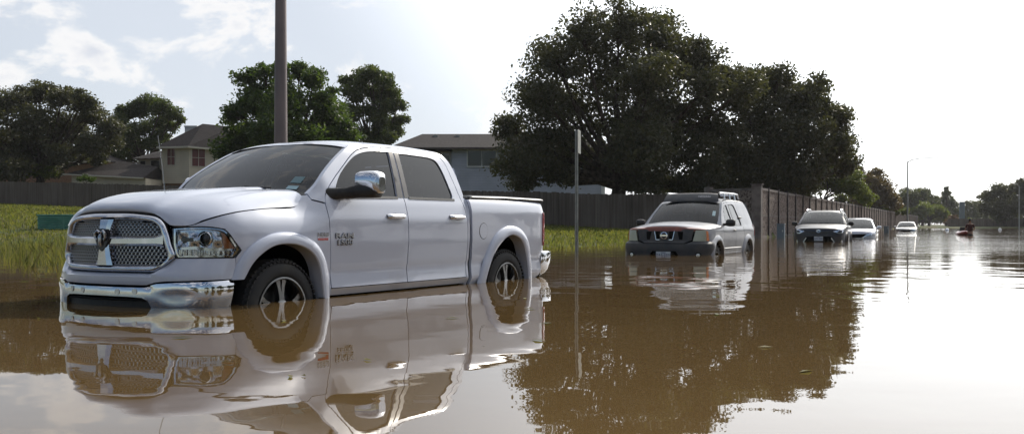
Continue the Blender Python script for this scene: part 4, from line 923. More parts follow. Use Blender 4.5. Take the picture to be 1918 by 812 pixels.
def build_opposite_trees():
    r = random.Random(77)
    labs = ['lone tree on the far bank just outside the right edge of the picture', 'second tree outside the right edge, nearer than the far bank', 'third tree down the far roadside beyond the right edge', 'fourth tree down the far roadside, before the bend', 'dark tree across the road, far to the right of the picture', 'rounded tree across the road, level with the pickup', 'broad tree across the road, right of the viewpoint', 'tall tree across the road, right and slightly behind the viewpoint', 'spreading tree behind the viewpoint to the right', 'dense tree straight behind the viewpoint', 'wide tree behind the viewpoint to the left']
    for i, (az, dist, hh) in enumerate(((31.5, 165, 10), (34.5, 135, 10), (38, 105, 9.5), (42, 80, 9), (47, 62, 9), (60, 46, 8.5), (75, 38, 8), (92, 36, 8.5), (113, 36, 8), (140, 36, 7.5), (172, 38, 8), )):
        a = R(az); x, y = math.sin(a)*dist, math.cos(a)*dist; B = []
        for k in range(15):
            t = r.uniform(0, 6.28); q = r.uniform(0, .78)*hh; B.append((x+q*math.cos(t), y+q*math.sin(t)*.8, hh*(.22+.62*r.random()*(1-.45*q/hh)), hh*r.uniform(.22,.32)))
        tree('tree', labs[i], 'tree', (x, y, -.1), B, 'far_leaf', 7000, .42, 90+i, 'trees on the opposite side of the road', trunk_r=.35, subs=9)
# ---------------------------------------------------------------- fences, wall
def wood_fence(name, A, B_, topf, basef, label, pit=.145, group=None):
    A = np.array(A); B_ = np.array(B_); L = np.linalg.norm(B_-A); d = (B_-A)/L; nrm = np.array([d[1], -d[0]])   # towards the camera side
    if nrm[1] > 0: nrm = -nrm
    root = empty(name, (A[0], A[1], 0), 0, label=label, cat='fence', group=group); rnd = random.Random(4)
    n = int(L/pit); rows = []
    for i in range(n):
        dz = rnd.uniform(-.03, .03)+.05*math.sin(i*.13)*.3; o = rnd.uniform(0, .012); tl = rnd.uniform(-.004, .004)
        for s_, dep in ((.003, 0), (.005, .02+o), (pit-.005, .02+o), (pit-.003, 0)):
            p = A+d*(i*pit+s_)+nrm*dep; zt = topf(p[0], p[1])+dz; q = p+d*tl*1.; rows.append([(p[0]-A[0], p[1]-A[1], basef(p[0], p[1])-.3), (q[0]-A[0], q[1]-A[1], zt)])
    b = MB(); b.grid(rows); top = [r[1] for r in rows]; b.grid([top, [(t[0]-nrm[0]*.02, t[1]-nrm[1]*.02, t[2]) for t in top], [(t[0]-nrm[0]*.02, t[1]-nrm[1]*.02, t[2]-2.3) for t in top]]); b.build('board_panel', 'weathered_wood', root, ang=20)
    return root, d, nrm, L
def build_barriers():
    A = fence_pt(0.); 
    def topf(x, y): return float(base_z(x/y))+1.83
    def basef(x, y): return float(base_z(x/y))
    r_, d, nrm, L = wood_fence('wooden_fence', FA, FB, topf, basef, 'long weathered grey board fence across the back of the grassy lot')
    for k in range(0, int(L/2.44)):
        p = FA+d*k*2.44-nrm*.09; z0, z1 = basef(*p)-.2, topf(*p)-.12; b = MB(); b.box(p[0]-FA[0]-.05, p[0]-FA[0]+.05, p[1]-FA[1]-.05, p[1]-FA[1]+.05, z0, z1); b.build('post', 'weathered_wood', r_, smooth=False)
    # panel wall
    root = empty('panel_wall', (WX0, WY0, 0), 0, label='long masonry panel wall with dark posts running down the flooded road', cat='wall')
    dv = np.array([WS, 1.])/math.hypot(WS, 1); nv = np.array([dv[1], -dv[0]]); H = 2.38
    def obox(b, s0, s1, n0, n1, z0, z1, k=0, o=(0, 0), D=dv, Nn=nv):
        V = [(o[0]+D[0]*s+Nn[0]*n, o[1]+D[1]*s+Nn[1]*n, z) for z in (z0, z1) for n in (n0, n1) for s in (s0, s1)]
        b.add(V, [(0,2,3,1),(4,5,7,6),(0,1,5,4),(2,6,7,3),(0,4,6,2),(1,3,7,5)], k)
    sp = 2.85; n = 62; rnd = random.Random(2)
    for k in range(n):
        s0 = k*sp; hz = H+rnd.uniform(-.015, .015)
        b = MB(); obox(b, s0+.07, s0+sp-.07, -.07, .0, -.5, hz-.12); b.build('wall_panel', 'rough_masonry', root, smooth=False)
        b = MB(); obox(b, s0+.06, s0+sp-.06, -.10, .03, hz-.118, hz); obox(b, s0+.072, s0+sp-.072, .002, .015, 1.02, 1.09); obox(b, s0+.072, s0+sp-.072, .002, .03, -.1, .09); b.build('coping', 'smooth_masonry', root, smooth=False)
        if k: b = MB(); obox(b, s0-.045, s0+.045, -.12, .07, -.5, H+.09); b.build('post', 'dark_post', root, smooth=False)
    b = MB(); obox(b, -.22, .22, -.22, .22, -.5, H+.12); obox(b, -.27, .27, -.27, .27, H+.122, H+.16); b.build('corner_pillar', 'smooth_masonry', root, smooth=False)
    # short return to the wooden fence
    e = np.array([9.75, 48.4])-np.array([WX0, WY0]); Lr = np.linalg.norm(e); D2 = e/Lr; N2 = np.array([-D2[1], D2[0]]); N2 = N2 if N2[1] < 0 else -N2
    b = MB(); obox(b, .2, Lr-.15, -.08, 0, -.3, H-.14, D=D2, Nn=N2); b.build('return_panel', 'rough_masonry', root, smooth=False)
    b = MB(); obox(b, .2, Lr-.15, -.10, .03, H-.138, H-.02, D=D2, Nn=N2); b.build('coping', 'smooth_masonry', root, smooth=False)
    b = MB(); obox(b, Lr-.16, Lr+.16, -.18, .14, -.3, H+.1, D=D2, Nn=N2); b.build('end_pillar', 'smooth_masonry', root, smooth=False)
    # far fence on the right bank
    p0 = at(1775, 430, 200); p1 = at(2050, 430, 172)
    r2, d2, n2, L2 = wood_fence('wooden_fence', (p0.x, p0.y), (p1.x, p1.y), lambda x, y: 1.75, lambda x, y: .0, 'distant low grey fence closing the far side of the water', pit=.3)
# ---------------------------------------------------------------- houses
def prism(b, pts, z0, z1, k=0):
    n = len(pts); V = [(p[0], p[1], z0) for p in pts]+[(p[0], p[1], z1) for p in pts]; b.add(V, [(i, (i+1) % n, (i+1) % n+n, i+n) for i in range(n)]+[tuple(range(n, 2*n))], k)
def window(parent, p0, p1, z0, z1, pane, frame='trim_paint', mull=True, mid=True):
    # in the wall running p0 -> p1 (xy, local), faces -y side
    p0 = Vector((p0[0], p0[1], 0)); p1 = Vector((p1[0], p1[1], 0)); d = (p1-p0).normalized(); n = Vector((d.y, -d.x, 0)); L = (p1-p0).length
    def bx(s0, s1, n0, n1, a, b_, mb):
        V = [p0+d*s+n*q+Vector((0, 0, z)) for z in (a, b_) for q in (n0, n1) for s in (s0, s1)]; mb.add(V, [(0,2,3,1),(4,5,7,6),(0,1,5,4),(2,6,7,3),(0,4,6,2),(1,3,7,5)])
    b = MB(); t = .07; bx(-t, 0, .003, .06, z0-t, z1+t, b); bx(L, L+t, .003, .06, z0-t, z1+t, b); bx(0, L, .003, .06, z1, z1+t, b); bx(-.04, L+.04, .003, .09, z0-t, z0, b)
    if mid: bx(0, L, .02, .05, (z0+z1)/2-.02, (z0+z1)/2+.02, b)
    if mull: bx(L/2-.02, L/2+.02, .02, .048, z0, z1, b)
    w = b.build('window', frame, parent, smooth=False); b = MB(); bx(0, L, .004, .015, z0, z1, b); b.build('pane', pane, w, smooth=False); return w
def hip(b, x0, x1, y0, y1, z0, z1, ins, th=.0):
    ym = (y0+y1)/2; V = [(x0,y0,z0),(x1,y0,z0),(x1,y1,z0),(x0,y1,z0),(x0+ins,ym,z1),(x1-ins,ym,z1)]; b.add(V, [(0,1,5,4),(1,2,5),(2,3,4,5),(3,0,4),(3,2,1,0)])
def build_houses():
    # cream two-storey house
    d = 92.; s = d/F_PX
    o = at(303, 400, d); Zb = 2.5
    h = empty('house', (o.x, o.y, 0), 0, label='cream-sided two-storey house with dark hip roof and red-curtained windows', cat='house', group='houses behind the wooden fence')
    X = lambda px: (px-303)*s; Z = lambda py: CAM_H+(420-py)*s
    fp = [(0,0),(X(339),-.35),(X(360),-.9),(X(402),.9),(X(425),.95),(X(425),7),(0,7)]
    b = MB(); prism(b, fp, Z(343.5), Z(276.5)); w = b.build('wall', 'cream_siding', h, smooth=False)
    b = MB(); prism(b, [(.25,.3),(X(360),-.4),(X(400),1.2),(X(425),1.3),(X(425),6.8),(.25,6.8)], Zb-1, Z(343.6)); b.build('ground_floor_wall', 'brick', h, smooth=False)
    def on(a, b_, t): return (a[0]+(b_[0]-a[0])*t, a[1]+(b_[1]-a[1])*t)
    window(h, on(fp[0], fp[1], .32), on(fp[0], fp[1], .74), Z(309), Z(279), 'red_curtain'); window(h, on(fp[2], fp[3], .10), on(fp[2], fp[3], .55), Z(311.5), Z(280), 'red_curtain')
    window(h, (X(408), .93), (X(419), .95), Z(322), Z(300), 'dark_pane')
    zE = Z(275.5); b = MB(); rp = [(X(297),-.6),(X(339),-1.0),(X(362),-1.5),(X(408),.3),(X(436),.4),(X(436),7.6),(X(297),7.6)]
    n = len(rp); V = [(p[0], p[1], zE-(.12 if i in (3,4) else 0)) for i, p in enumerate(rp)]+[(X(362), 2.8, Z(226)), (X(420), 3.4, Z(231))]
    b.add(V, [(0,1,n),(1,2,n),(2,3,n+1,n),(3,4,n+1),(4,5,n+1),(5,6,n,n+1),(6,0,n)]); rf = b.build('roof', 'shingles', h, smooth=False)
    b = MB(); n = len(rp); lo = [(p[0], p[1], v[2]-.16) for p, v in zip(rp, V)]; hi = [(p[0], p[1], v[2]+.0) for p, v in zip(rp, V)]; b.add([(a*1.003, c-.01, z) for a, c, z in lo]+[(a*1.003, c-.01, z) for a, c, z in hi], [(i, (i+1) % n, (i+1) % n+n, i+n) for i in range(n)]+[tuple(reversed(range(n)))]); b.build('eave', 'trim_paint', h, smooth=False)
    b = MB(); b.box(X(322), X(345), 3.6, 4.8, Z(275), Z(231)); b.box(X(321), X(346), 3.55, 4.85, Z(231)+.003, Z(228)); b.build('chimney', 'white_siding', rf, smooth=False)
    # rear wing, left of the bay
    b = MB(); b.box(X(236), X(302.8), 3.0, 9, Zb-1, Z(292)); b.build('wing_wall', 'cream_siding', h, smooth=False)
    for a, c, z0, z1 in ((261,278,313,297),(290,302,308,296),(240,250,313,298)): window(h, (X(a), 3.0), (X(c), 3.0), Z(z0), Z(z1), 'dark_pane', mull=False, mid=False)
    b = MB(); b.add([(X(228),2.3,Z(294)),(X(303.5),2.3,Z(291.5)),(X(303.5),9.5,Z(291.5)),(X(228),9.5,Z(294)),(X(252),5.8,Z(275)),(X(303.5),5.8,Z(266))], [(0,1,5,4),(1,2,5),(2,3,4,5),(3,0,4),(3,2,1,0)]); b.build('wing_roof', 'shingles', h, smooth=False)
    b = MB(); b.box(X(170), X(302.5), -4, 2.5, Zb-1, Z(333)); b.build('garage_wall', 'cream_siding', h, smooth=False)
    b = MB(); b.add([(X(160),-4.6,Z(330)),(X(303.5),-4.6,Z(337)),(X(303.5),2.6,Z(337)),(X(160),2.6,Z(330)),(X(236),-1,Z(303)),(X(303),-1,Z(313))], [(0,1,5,4),(1,2,5),(2,3,4,5),(3,0,4),(3,2,1,0)]); b.build('garage_roof', 'shingles', h, smooth=False)
    b = MB(); b.add([(X(160),-4.62,Z(332)),(X(303.6),-4.62,Z(339)),(X(303.6),-4.62,Z(337)),(X(160),-4.62,Z(330))], [(0,1,2,3)]); b.add([(X(160),-4.70,Z(332)),(X(303.6),-4.70,Z(339)),(X(303.6),-4.70,Z(336.8)),(X(160),-4.70,Z(329.8))], [(0,1,2,3)]); b.add([(X(160),-4.7,Z(329.8)),(X(303.6),-4.7,Z(336.8)),(X(303.6),-4.6,Z(336.8)),(X(160),-4.6,Z(329.8))], [(0,1,2,3)]); b.build('garage_gutter', 'trim_paint', h, smooth=False)
    # pale blue-grey house
    d = 76.; s = d/F_PX; o = at(846, 400, d); X = lambda px: (px-846)*s; Z = lambda py: CAM_H+(420-py)*s; Zb = .8
    h = empty('house', (o.x, o.y, 0), 0, label='pale blue-grey two-storey house with low dark hip roof behind the huge oak', cat='house', group='houses behind the wooden fence')
    b = MB(); b.box(0, X(1132), 0, 8, Zb-1, Z(279)); b.build('wall', 'blue_siding', h, smooth=False)
    b = MB(); b.box(X(750), -.004, 1.4, 8, Zb-1, Z(281)); b.build('side_wall', 'blue_siding', h, smooth=False)
    b = MB(); b.box(X(1126), X(1133), -.05, .2, Zb-1, Z(279)-.003); b.build('corner_board', 'white_trim', h, smooth=False)
    window(h, (X(876), 0), (X(929), 0), Z(311), Z(282), 'dark_pane', 'white_trim', True, False); window(h, (X(1000), 0), (X(1050), 0), Z(311), Z(282), 'dark_pane', 'white_trim', True, False); window(h, (X(826), 1.4), (X(840), 1.4), Z(300), Z(284), 'dark_pane', 'white_trim', False, False); window(h, (X(940), 0), (X(985), 0), Z(395), Z(362), 'dark_pane', 'white_trim', True, False)
    b = MB(); hip(b, X(728), X(1142), -.6, 8.6, Z(277.5), Z(242), (782-728)*s); rf = b.build('roof', 'shingles', h, smooth=False)
    b = MB(); b.box(X(728)-.02, X(1142)+.02, -.68, -.604, Z(280.5), Z(277)); b.build('gutter', 'dark_post', h, smooth=False)
    for a in (810, 853): b = MB(); b.box(X(a)-.18, X(a)+.18, 3.0, 3.4, Z(251), Z(246.5)); b.build('roof_vent', 'galvanised', rf, smooth=False)
    # brick house far left, mostly behind the oak
    d = 104.; s = d/F_PX; o = at(100, 400, d); X = lambda px: (px-100)*s; Z = lambda py: CAM_H+(420-py)*s
    h = empty('house', (o.x, o.y, 0), 0, label='orange brick house almost hidden under the left oak', cat='house', group='houses behind the wooden fence')
    b = MB(); b.box(X(-60), X(200), 0, 8, 1.5, Z(302)); b.build('wall', 'brick', h, smooth=False)
    b = MB(); hip(b, X(-72), X(212), -.7, 8.7, Z(302.5), Z(268), 4.5); b.build('roof', 'shingles', h, smooth=False)
    b = MB(); b.box(X(-72), X(212), -.76, -.704, Z(305), Z(301.5)); b.build('gutter', 'trim_paint', h, smooth=False)
    window(h, (X(15), 0), (X(38), 0), Z(330), Z(310), 'dark_pane')
# ---------------------------------------------------------------- street furniture
def build_furniture():
    # near lamp pole behind the truck
    b0 = at(526, 420, 15.2); z0 = -.62
    r = empty('street_lamp', (b0.x, b0.y, z0), 0, label='thick brown-grey lamp pole rising out of the picture right behind the pickup', cat='street lamp', group='street lamps along the road')
    b = MB(); b.tube([(0,0,z) for z in (0,.02,1,3,5,7,9.2)], [.118,.118,.112,.098,.084,.070,.058], 24); b.build('pole', 'lamp_pole_metal', r, ang=40)
    b = MB(); b.box(-.2,.2,-.2,.2,0,.05,bev=.01); b.tube([(0,0,.04),(0,0,.12)], [.15,.13], 16); b.build('base_plate', 'lamp_pole_metal', r)
    b = MB(); b.box(-.05,.05,-.125,-.10,.55,.75,bev=.005); b.build('access_cover', 'lamp_pole_metal', r)
    b = MB(); b.tube([(0,0,8.9),(.3,-.5,9.5),(1.0,-1.4,9.8),(1.7,-2.3,9.85)], [.045,.04,.035,.03], 10); b.build('arm', 'lamp_pole_metal', r)
    def head(par, p, ang, mt):
        b = MB(); rows = []
        for t, w, hh in ((0,.05,.04),(.15,.13,.07),(.5,.16,.085),(.85,.12,.06),(1,.04,.02)):
            rows.append([(p[0]+math.cos(ang)*t*.75-math.sin(ang)*w*math.cos(a), p[1]+math.sin(ang)*t*.75+math.cos(ang)*w*math.cos(a), p[2]+hh*math.sin(a)*(1 if math.sin(a) > 0 else .5)) for a in np.linspace(0, 2*math.pi, 13)])
        b.grid(rows); b.build('lamp_head', mt, par)
    head(r, (1.65,-2.25,9.85), math.atan2(-2.3,1.7), 'lamp_pole_metal')
    for px, d, ztop, sgn, L, lab in ((1700, 130, 9.0, 1, 3.4, 'slim tall street lamp beyond the far cars, its arm reaching right over the road'), (1909, 176, 7.6, -1, 3.2, 'thin distant street lamp at the right edge with its arm pointing left')):
        p = at(px, 420, d); r = empty('street_lamp', (p.x, d, -.62), 0, label=lab, cat='street lamp', group='street lamps along the road')
        b = MB(); b.tube([(0,0,z) for z in (0,3,6,ztop+.62)], [.13,.11,.09,.07], 10); b.build('pole', 'galvanised', r)
        b = MB(); z = ztop+.5; b.tube([(0,0,z),(sgn*.5,-.1,z+.35),(sgn*L*.5,-.4,z+.55),(sgn*L,-.8,z+.6)], [.06,.055,.045,.04], 8); b.build('arm', 'galvanised', r); head(r, (sgn*(L-.1), -.8, z+.6), 0 if sgn > 0 else math.pi, 'galvanised')
    # street sign post
    p = at(1080, 475, 20.9); r = empty('sign_post', (p.x, p.y, -.62), math.radians(-8), label='thin perforated metal sign post with its sign seen edge-on, standing in the water', cat='sign post')
    b = MB(); rows = []; H = 3.27
    for z in (0, H): rows.append([(x, y, z) for x, y in ((-.038,.012),(-.026,.012),(-.018,-.022),(.018,-.022),(.026,.012),(.038,.012),(.038,.016),(.022,.016),(.014,-.018),(-.014,-.018),(-.022,.016),(-.038,.016),(-.038,.012))])
    b.grid(rows); b.build('post', 'galvanised', r, ang=30)
    b = MB()
    for k in range(110):
        z = .5+k*.0254; b.add([(-.007,-.0235,z),(.007,-.0235,z),(.007,-.0235,z+.013),(-.007,-.0235,z+.013)], [(0,1,2,3)])
    o = b.build('punched_holes', 'gap_black', r, smooth=False); o['kind'] = 'stuff'
    b = MB(); a = math.radians(86); c, s_ = math.cos(a), math.sin(a); w = .225; V = []
    for t in (0, .004): 
        for u, z in ((-w,H-.50),(w,H-.50),(w,H-.02),(w-.02,H),(-w+.02,H),(-w,H-.02)): V.append((.055+u*c+t*s_, u*s_*1.-t*c-.0, z))
    b.add(V, [(0,1,2,3,4,5),(11,10,9,8,7,6)]+[(i, i+6, (i+1) % 6+6, (i+1) % 6) for i in range(6)]); b.build('sign_panel', 'sign_back', r, smooth=False)
    # green utility box
    p = at(70, 433, 34.); zb = .42; r = empty('utility_box', (p.x, p.y, zb), math.radians(4), label='low green louvred utility box in the tall grass left of the pickup', cat='utility box')
    b = MB(); b.box(0,1.75,0,.7,-.1,.50,bev=.015); b.build('cabinet', 'green_enamel', r)
    b = MB(); b.box(-.03,1.78,-.03,.73,.503,.56,bev=.012); b.build('lid', 'green_enamel', r)
    for k in range(6):
        z = .05+k*.075; b = MB(); b.add([(.06,-.002,z),(.84,-.002,z),(.84,-.04,z+.015),(.06,-.04,z+.015),(.06,-.004,z+.05),(.84,-.004,z+.05)], [(0,1,2,3),(3,2,5,4)]); b.add([(.92,-.002,z),(1.70,-.002,z),(1.70,-.04,z+.015),(.92,-.04,z+.015),(.92,-.004,z+.05),(1.70,-.004,z+.05)], [(0,1,2,3),(3,2,5,4)]); b.build('louvre', 'green_enamel', r, smooth=False)
    for px, d, w, h_, lab in ((1455, 45.5, .34, .66, 'grey-blue utility cabinet in the water against the start of the panel wall'), (1655, 76, .36, .5, 'small dark utility cabinet against the wall between the far cars')):
        p = at(px, 440, d); r = empty('utility_cabinet', (p.x, p.y, -.62), math.radians(-24), label=lab, cat='utility cabinet', group='cabinets along the wall')
        b = MB(); b.box(0,w,0,w*.9,0,h_+.58,bev=.02); b.build('cabinet', 'grey_cabinet', r); b = MB(); b.box(-.015,w+.015,-.015,w*.9+.015,h_+.582,h_+.63,bev=.01); b.build('lid', 'grey_cabinet', r); b = MB(); b.box(w*.75,w*.82,-.02,-.001,.9,1.0); b.build('latch', 'chrome_dull', r)
    p = at(1802, 420, 205); r = empty('sign_pylon', (p.x, p.y, -.3), 0, label='tall plain grey pylon at the far end of the road between the tree rows', cat='pylon')
    b = MB(); b.box(-.55,.55,-.15,.15,0,5.7,bev=.04); b.build('slab', 'grey_cabinet', r); b = MB(); b.box(-.65,.65,-.25,.25,0,.5,bev=.04); b.build('footing', 'smooth_masonry', r)
    # stand-in floats: an indistinct white speck and a made-up chrome body for a glint
    for px, py, d, lab, mt in ((1873, 428, 112, 'small indistinct white shape low on the water before the far right trees', 'white_hull'), (1774, 432, 104, 'tiny made-up chrome float standing in for a sun glint on the open water by the wall end', 'chrome')):
        p = at(px, py, d); r = empty('speck_stand_in', (p.x, p.y, 0), 0, label=lab, cat='speck_stand_in'); b = MB(); b.lathe([(0,-.12),(.12,-.10),(.19,0),(.17,.12),(.09,.2),(.05,.22),(.05,.26),(0,.27)], (0,0,.0), 'z', 20); b.build('float_body', mt, r); b = MB(); b.lathe([(.03+.012*math.cos(a), .28+.0+.012*math.sin(a)) for a in np.linspace(0, 2*math.pi, 7)], (0,0,0), 'z', 12); b.build('ring', 'chrome_dull', r)
# ---------------------------------------------------------------- grass
def build_grass():
    rg = np.random.default_rng(8)
    def blades(name, n, umin, umax, dmin, dmax, h0, h1, w, matn, label, wet=False, lean=.35, pw=1.0):
        u = rg.uniform(umin, umax, n); y = dmin+(dmax-dmin)*rg.uniform(0, 1, n)**pw; x = u*y
        # clumping
        c = np.sin(x*1.7+np.sin(y*1.1)*2)*np.sin(y*1.3+x*.4)+.5*np.sin(x*4.1+y*3.3); keep = rg.uniform(0, 1, n) < np.clip(.62+.34*c, .1, 1)
        z = land_z(x, y)+.03*np.sin(x*.7+1)*np.sin(y*.53)
        if wet: 
            keep &= (z > -.50) & (z < rg.uniform(-.1, .6, n))
            edge = y-(np.interp(u, [-.6,-.53,-.45,-.3,0,.10,.14,.206], [14.3,14.2,14.8,17,22,27.0,29.0,42])+1.3*np.sin(x*1.3)+.8*np.sin(x*3.7)); keep &= edge > 0
        else: keep &= z > -.12
        side = (x-(WX0+WS*(y-WY0))); keep &= side < -.4
        x, y, z = x[keep], y[keep], z[keep]; m_ = len(x); h = rg.uniform(h0, h1, m_)
        if wet: h = h*np.clip(1.15-1.1*np.clip((x/y+.25)/.3, 0, 1), .35, 1)+np.clip(-z, 0, 1)
        h = h*(1-.55*((x > -17.5) & (x < -13) & (y > 24) & (y < 34)))
        a = rg.uniform(0, 2*math.pi, m_); lx = rg.normal(0, lean, m_)*h; ly = rg.normal(0, lean, m_)*h; ww = w*(.6+.8*rg.uniform(0, 1, m_))*np.clip(y/25, .8, 2.2)
        b = np.stack([x, y, z-.03], 1); t = np.stack([np.cos(a)*ww, np.sin(a)*ww, 0*x], 1); md = np.stack([x+lx*.35, y+ly*.35, z+h*.6], 1); tp = np.stack([x+lx, y+ly, z+h*(1-.25*(lx**2+ly**2)/(h*h+1e-6))], 1)
        V = np.stack([b-t, b+t, md+t*.75, tp, tp, md-t*.75], 1); V = np.stack([b-t, b+t, md+t*.7, tp+t*.1, md-t*.7], 1).reshape(-1, 3); F5 = np.arange(len(V)).reshape(-1, 5)
        o = fast_mesh(name, V, F5, [matn]); tag(o, label, 'grass', kind='stuff')
    blades('lawn_grass', 150000, -.62, .206, 19, 84, .06, .19, .012, 'grass_blade', 'short green grass on the slope before the wooden fence', lean=.5, pw=.8)
    blades('tall_weeds', 85000, -.62, .206, 14, 46, .08, .29, .009, 'weed_blade', 'tall straw-green weeds standing in the edge of the floodwater', wet=True, lean=.22, pw=.9)
# ---------------------------------------------------------------- wading person with a red inflatable kayak
def skin(name, verts, edges, radii, m, parent, sub=2):
    me = bpy.data.meshes.new(name); me.from_pydata(verts, edges, []); o = bpy.data.objects.new(name, me); link(o)
    md = o.modifiers.new('s', 'SKIN'); 
    for v, r in zip(me.skin_vertices[0].data, radii): v.radius = r if isinstance(r, tuple) else (r, r)
    me.skin_vertices[0].data[0].use_root = True; md.use_smooth_shade = True
    o.modifiers.new('u', 'SUBSURF').levels = sub
    dg = bpy.context.evaluated_depsgraph_get(); nm = bpy.data.meshes.new_from_object(o.evaluated_get(dg)); nm.name = name
    bpy.data.objects.remove(o); nm.materials.clear(); nm.materials.append(M[m]); r = bpy.data.objects.new(name, nm); link(r); r.parent = parent; nm.shade_smooth(); return r
def build_person():
    mat('skin', (.30,.17,.11), .55); mat('red_shirt', (.06,.014,.013), .8); mat('dark_shorts', (.02,.02,.025), .85); mat('dark_hair', (.015,.011,.009), .6)
    p = at(1817, 440, 57.5); r = empty('person', (p.x, p.y, -.78), math.radians(-20), label='person in dark red shirt wading waist-deep and holding a red kayak', cat='person')
    V = [(0,0,.90),(0,.01,1.05),(0,.01,1.22),(0,0,1.38),(0,-.01,1.48),(0,.0,1.55), (-.09,0,.86),(-.10,.03,.48),(-.10,-.01,.08),(-.10,.12,.02), (.09,0,.86),(.11,-.02,.48),(.11,-.08,.08),(.11,.05,.02),
         (-.17,0,1.40),(-.24,.02,1.14),(-.30,.16,.96),(-.32,.22,.92), (.17,0,1.40),(.24,.0,1.14),(.16,.20,1.04),(.12,.26,1.04)]
    E = [(0,1),(1,2),(2,3),(3,4),(4,5),(0,6),(6,7),(7,8),(8,9),(0,10),(10,11),(11,12),(12,13),(3,14),(14,15),(15,16),(16,17),(3,18),(18,19),(19,20),(20,21)]
    Rr = [(.15,.11),(.14,.10),(.15,.105),(.15,.10),.058,.05,.09,.062,.042,.03,.09,.062,.042,.03,.058,.042,.030,.022,.058,.042,.030,.022]
    skin('body', V, E, Rr, 'skin', r)
    b = MB(); rows = []
    for z, a, c in ((1.53,.03,.03),(1.56,.062,.07),(1.62,.078,.095),(1.68,.080,.10),(1.73,.072,.09),(1.765,.045,.055),(1.775,.01,.01)): rows.append([(a*math.cos(t), c*math.sin(t)+.01, z) for t in np.linspace(0, 2*math.pi, 17)])
    b.grid(rows); hd = b.build('head', 'skin', r)
    b = MB(); rows = []
    for z, a, c in ((1.60,.082,.06),(1.66,.088,.10),(1.72,.084,.105),(1.77,.055,.07),(1.79,.01,.01)): rows.append([(a*math.cos(t), c*math.sin(t)-.012, z) for t in np.linspace(0, 2*math.pi, 17)])
    b.grid(rows); b.build('hair', 'dark_hair', r)
    b = MB(); b.tube([(0,.10,1.655),(0,.125,1.635)], [.008,.013], 6); b.tube([(-.03,.096,1.68),(-.03,.1,1.68)], .009, 6); b.tube([(.03,.096,1.68),(.03,.1,1.68)], .009, 6); b.build('face_features', 'dark_hair', hd)
    skin('shirt', [(0,0,.95),(0,.01,1.12),(0,.01,1.28),(0,0,1.40),(-.17,0,1.40),(-.225,.015,1.20),(.17,0,1.40),(.225,.01,1.20)], [(0,1),(1,2),(2,3),(3,4),(4,5),(3,6),(6,7)], [(.17,.125),(.165,.12),(.17,.12),(.155,.105),.075,.062,.075,.062], 'red_shirt', r)
    skin('shorts', [(0,0,.93),(0,0,.86),(-.10,0,.80),(-.105,.03,.52),(.10,0,.80),(.115,-.01,.52)], [(0,1),(1,2),(2,3),(1,4),(4,5)], [(.165,.12),(.165,.125),.105,.09,.105,.09], 'dark_shorts', r)
    for hx, hy, hz, sx_ in ((-.32,.22,.92,-1),(.12,.26,1.04,1)):
        b = MB(); b.tube([(hx,hy,hz),(hx+.0,hy+.05,hz-.015),(hx,hy+.08,hz-.03)], [.024,.036,.030], 10)
        for k, L in enumerate((.062,.075,.072,.058)):
            o = -.026+.0175*k; b.tube([(hx+o,hy+.07,hz-.025),(hx+o*1.1,hy+.07+L*.5,hz-.03),(hx+o*1.1,hy+.07+L*.85,hz-.06)], [.009,.0085,.007], 6)
        b.tube([(hx-sx_*.028,hy+.02,hz-.01),(hx-sx_*.055,hy+.05,hz-.025),(hx-sx_*.05,hy+.085,hz-.045)], [.011,.010,.008], 6); b.build('hand', 'skin', r)
    # kayak
    q = at(1803, 438, 58.6); k = empty('kayak', (q.x, q.y, 0), math.radians(-19), label='short red kayak floating beside the wading person', cat='kayak')
    b = MB(); rows = []
    for t in np.linspace(-1, 1, 15):
        w = .36*(1-abs(t)**2.6)+.015; zz = .10*abs(t)**2.2; rows.append([(w*math.cos(a), t*1.35, zz+(.20 if math.sin(a) > 0 else .16)*math.sin(a)*(1-.5*abs(t)**3)+.06) for a in np.linspace(0, 2*math.pi, 17)])
    b.grid(rows); hull = b.build('hull', 'red_hull', k)
    b = MB(); b.tube([(.24*math.cos(t), .5*math.sin(t)-.1, .262) for t in np.linspace(0, 2*math.pi, 25)], .03, 6); b.build('cockpit_rim', 'black_plastic', k); b = MB(); b.box(-.2,.2,-.5,-.42,.2,.48,bev=.03); b.build('seat_back', 'black_plastic', k)
def haze(density=.00012):
    m = bpy.data.materials.new('haze_air'); m.use_nodes = True; t = m.node_tree; t.nodes.clear(); o = N(t, 'ShaderNodeOutputMaterial'); v = N(t, 'ShaderNodeVolumePrincipled'); v.inputs['Density'].default_value = density; v.inputs['Color'].default_value = (.95,.96,1,1); v.inputs['Anisotropy'].default_value = .4; t.links.new(v.outputs[0], o.inputs['Volume']); MT['haze_air'] = m
    b = MB(); b.box(-2600, 2600, -500, 4100, -2.2, 40); o = b.build('haze', 'haze_air', smooth=False); tag(o, 'thin sunlit haze over the flooded road', kind='stuff')
build_trees(); build_belt(); floating_bits(); build_opposite_trees(); build_barriers(); build_houses(); build_furniture(); build_grass(); build_person(); haze()
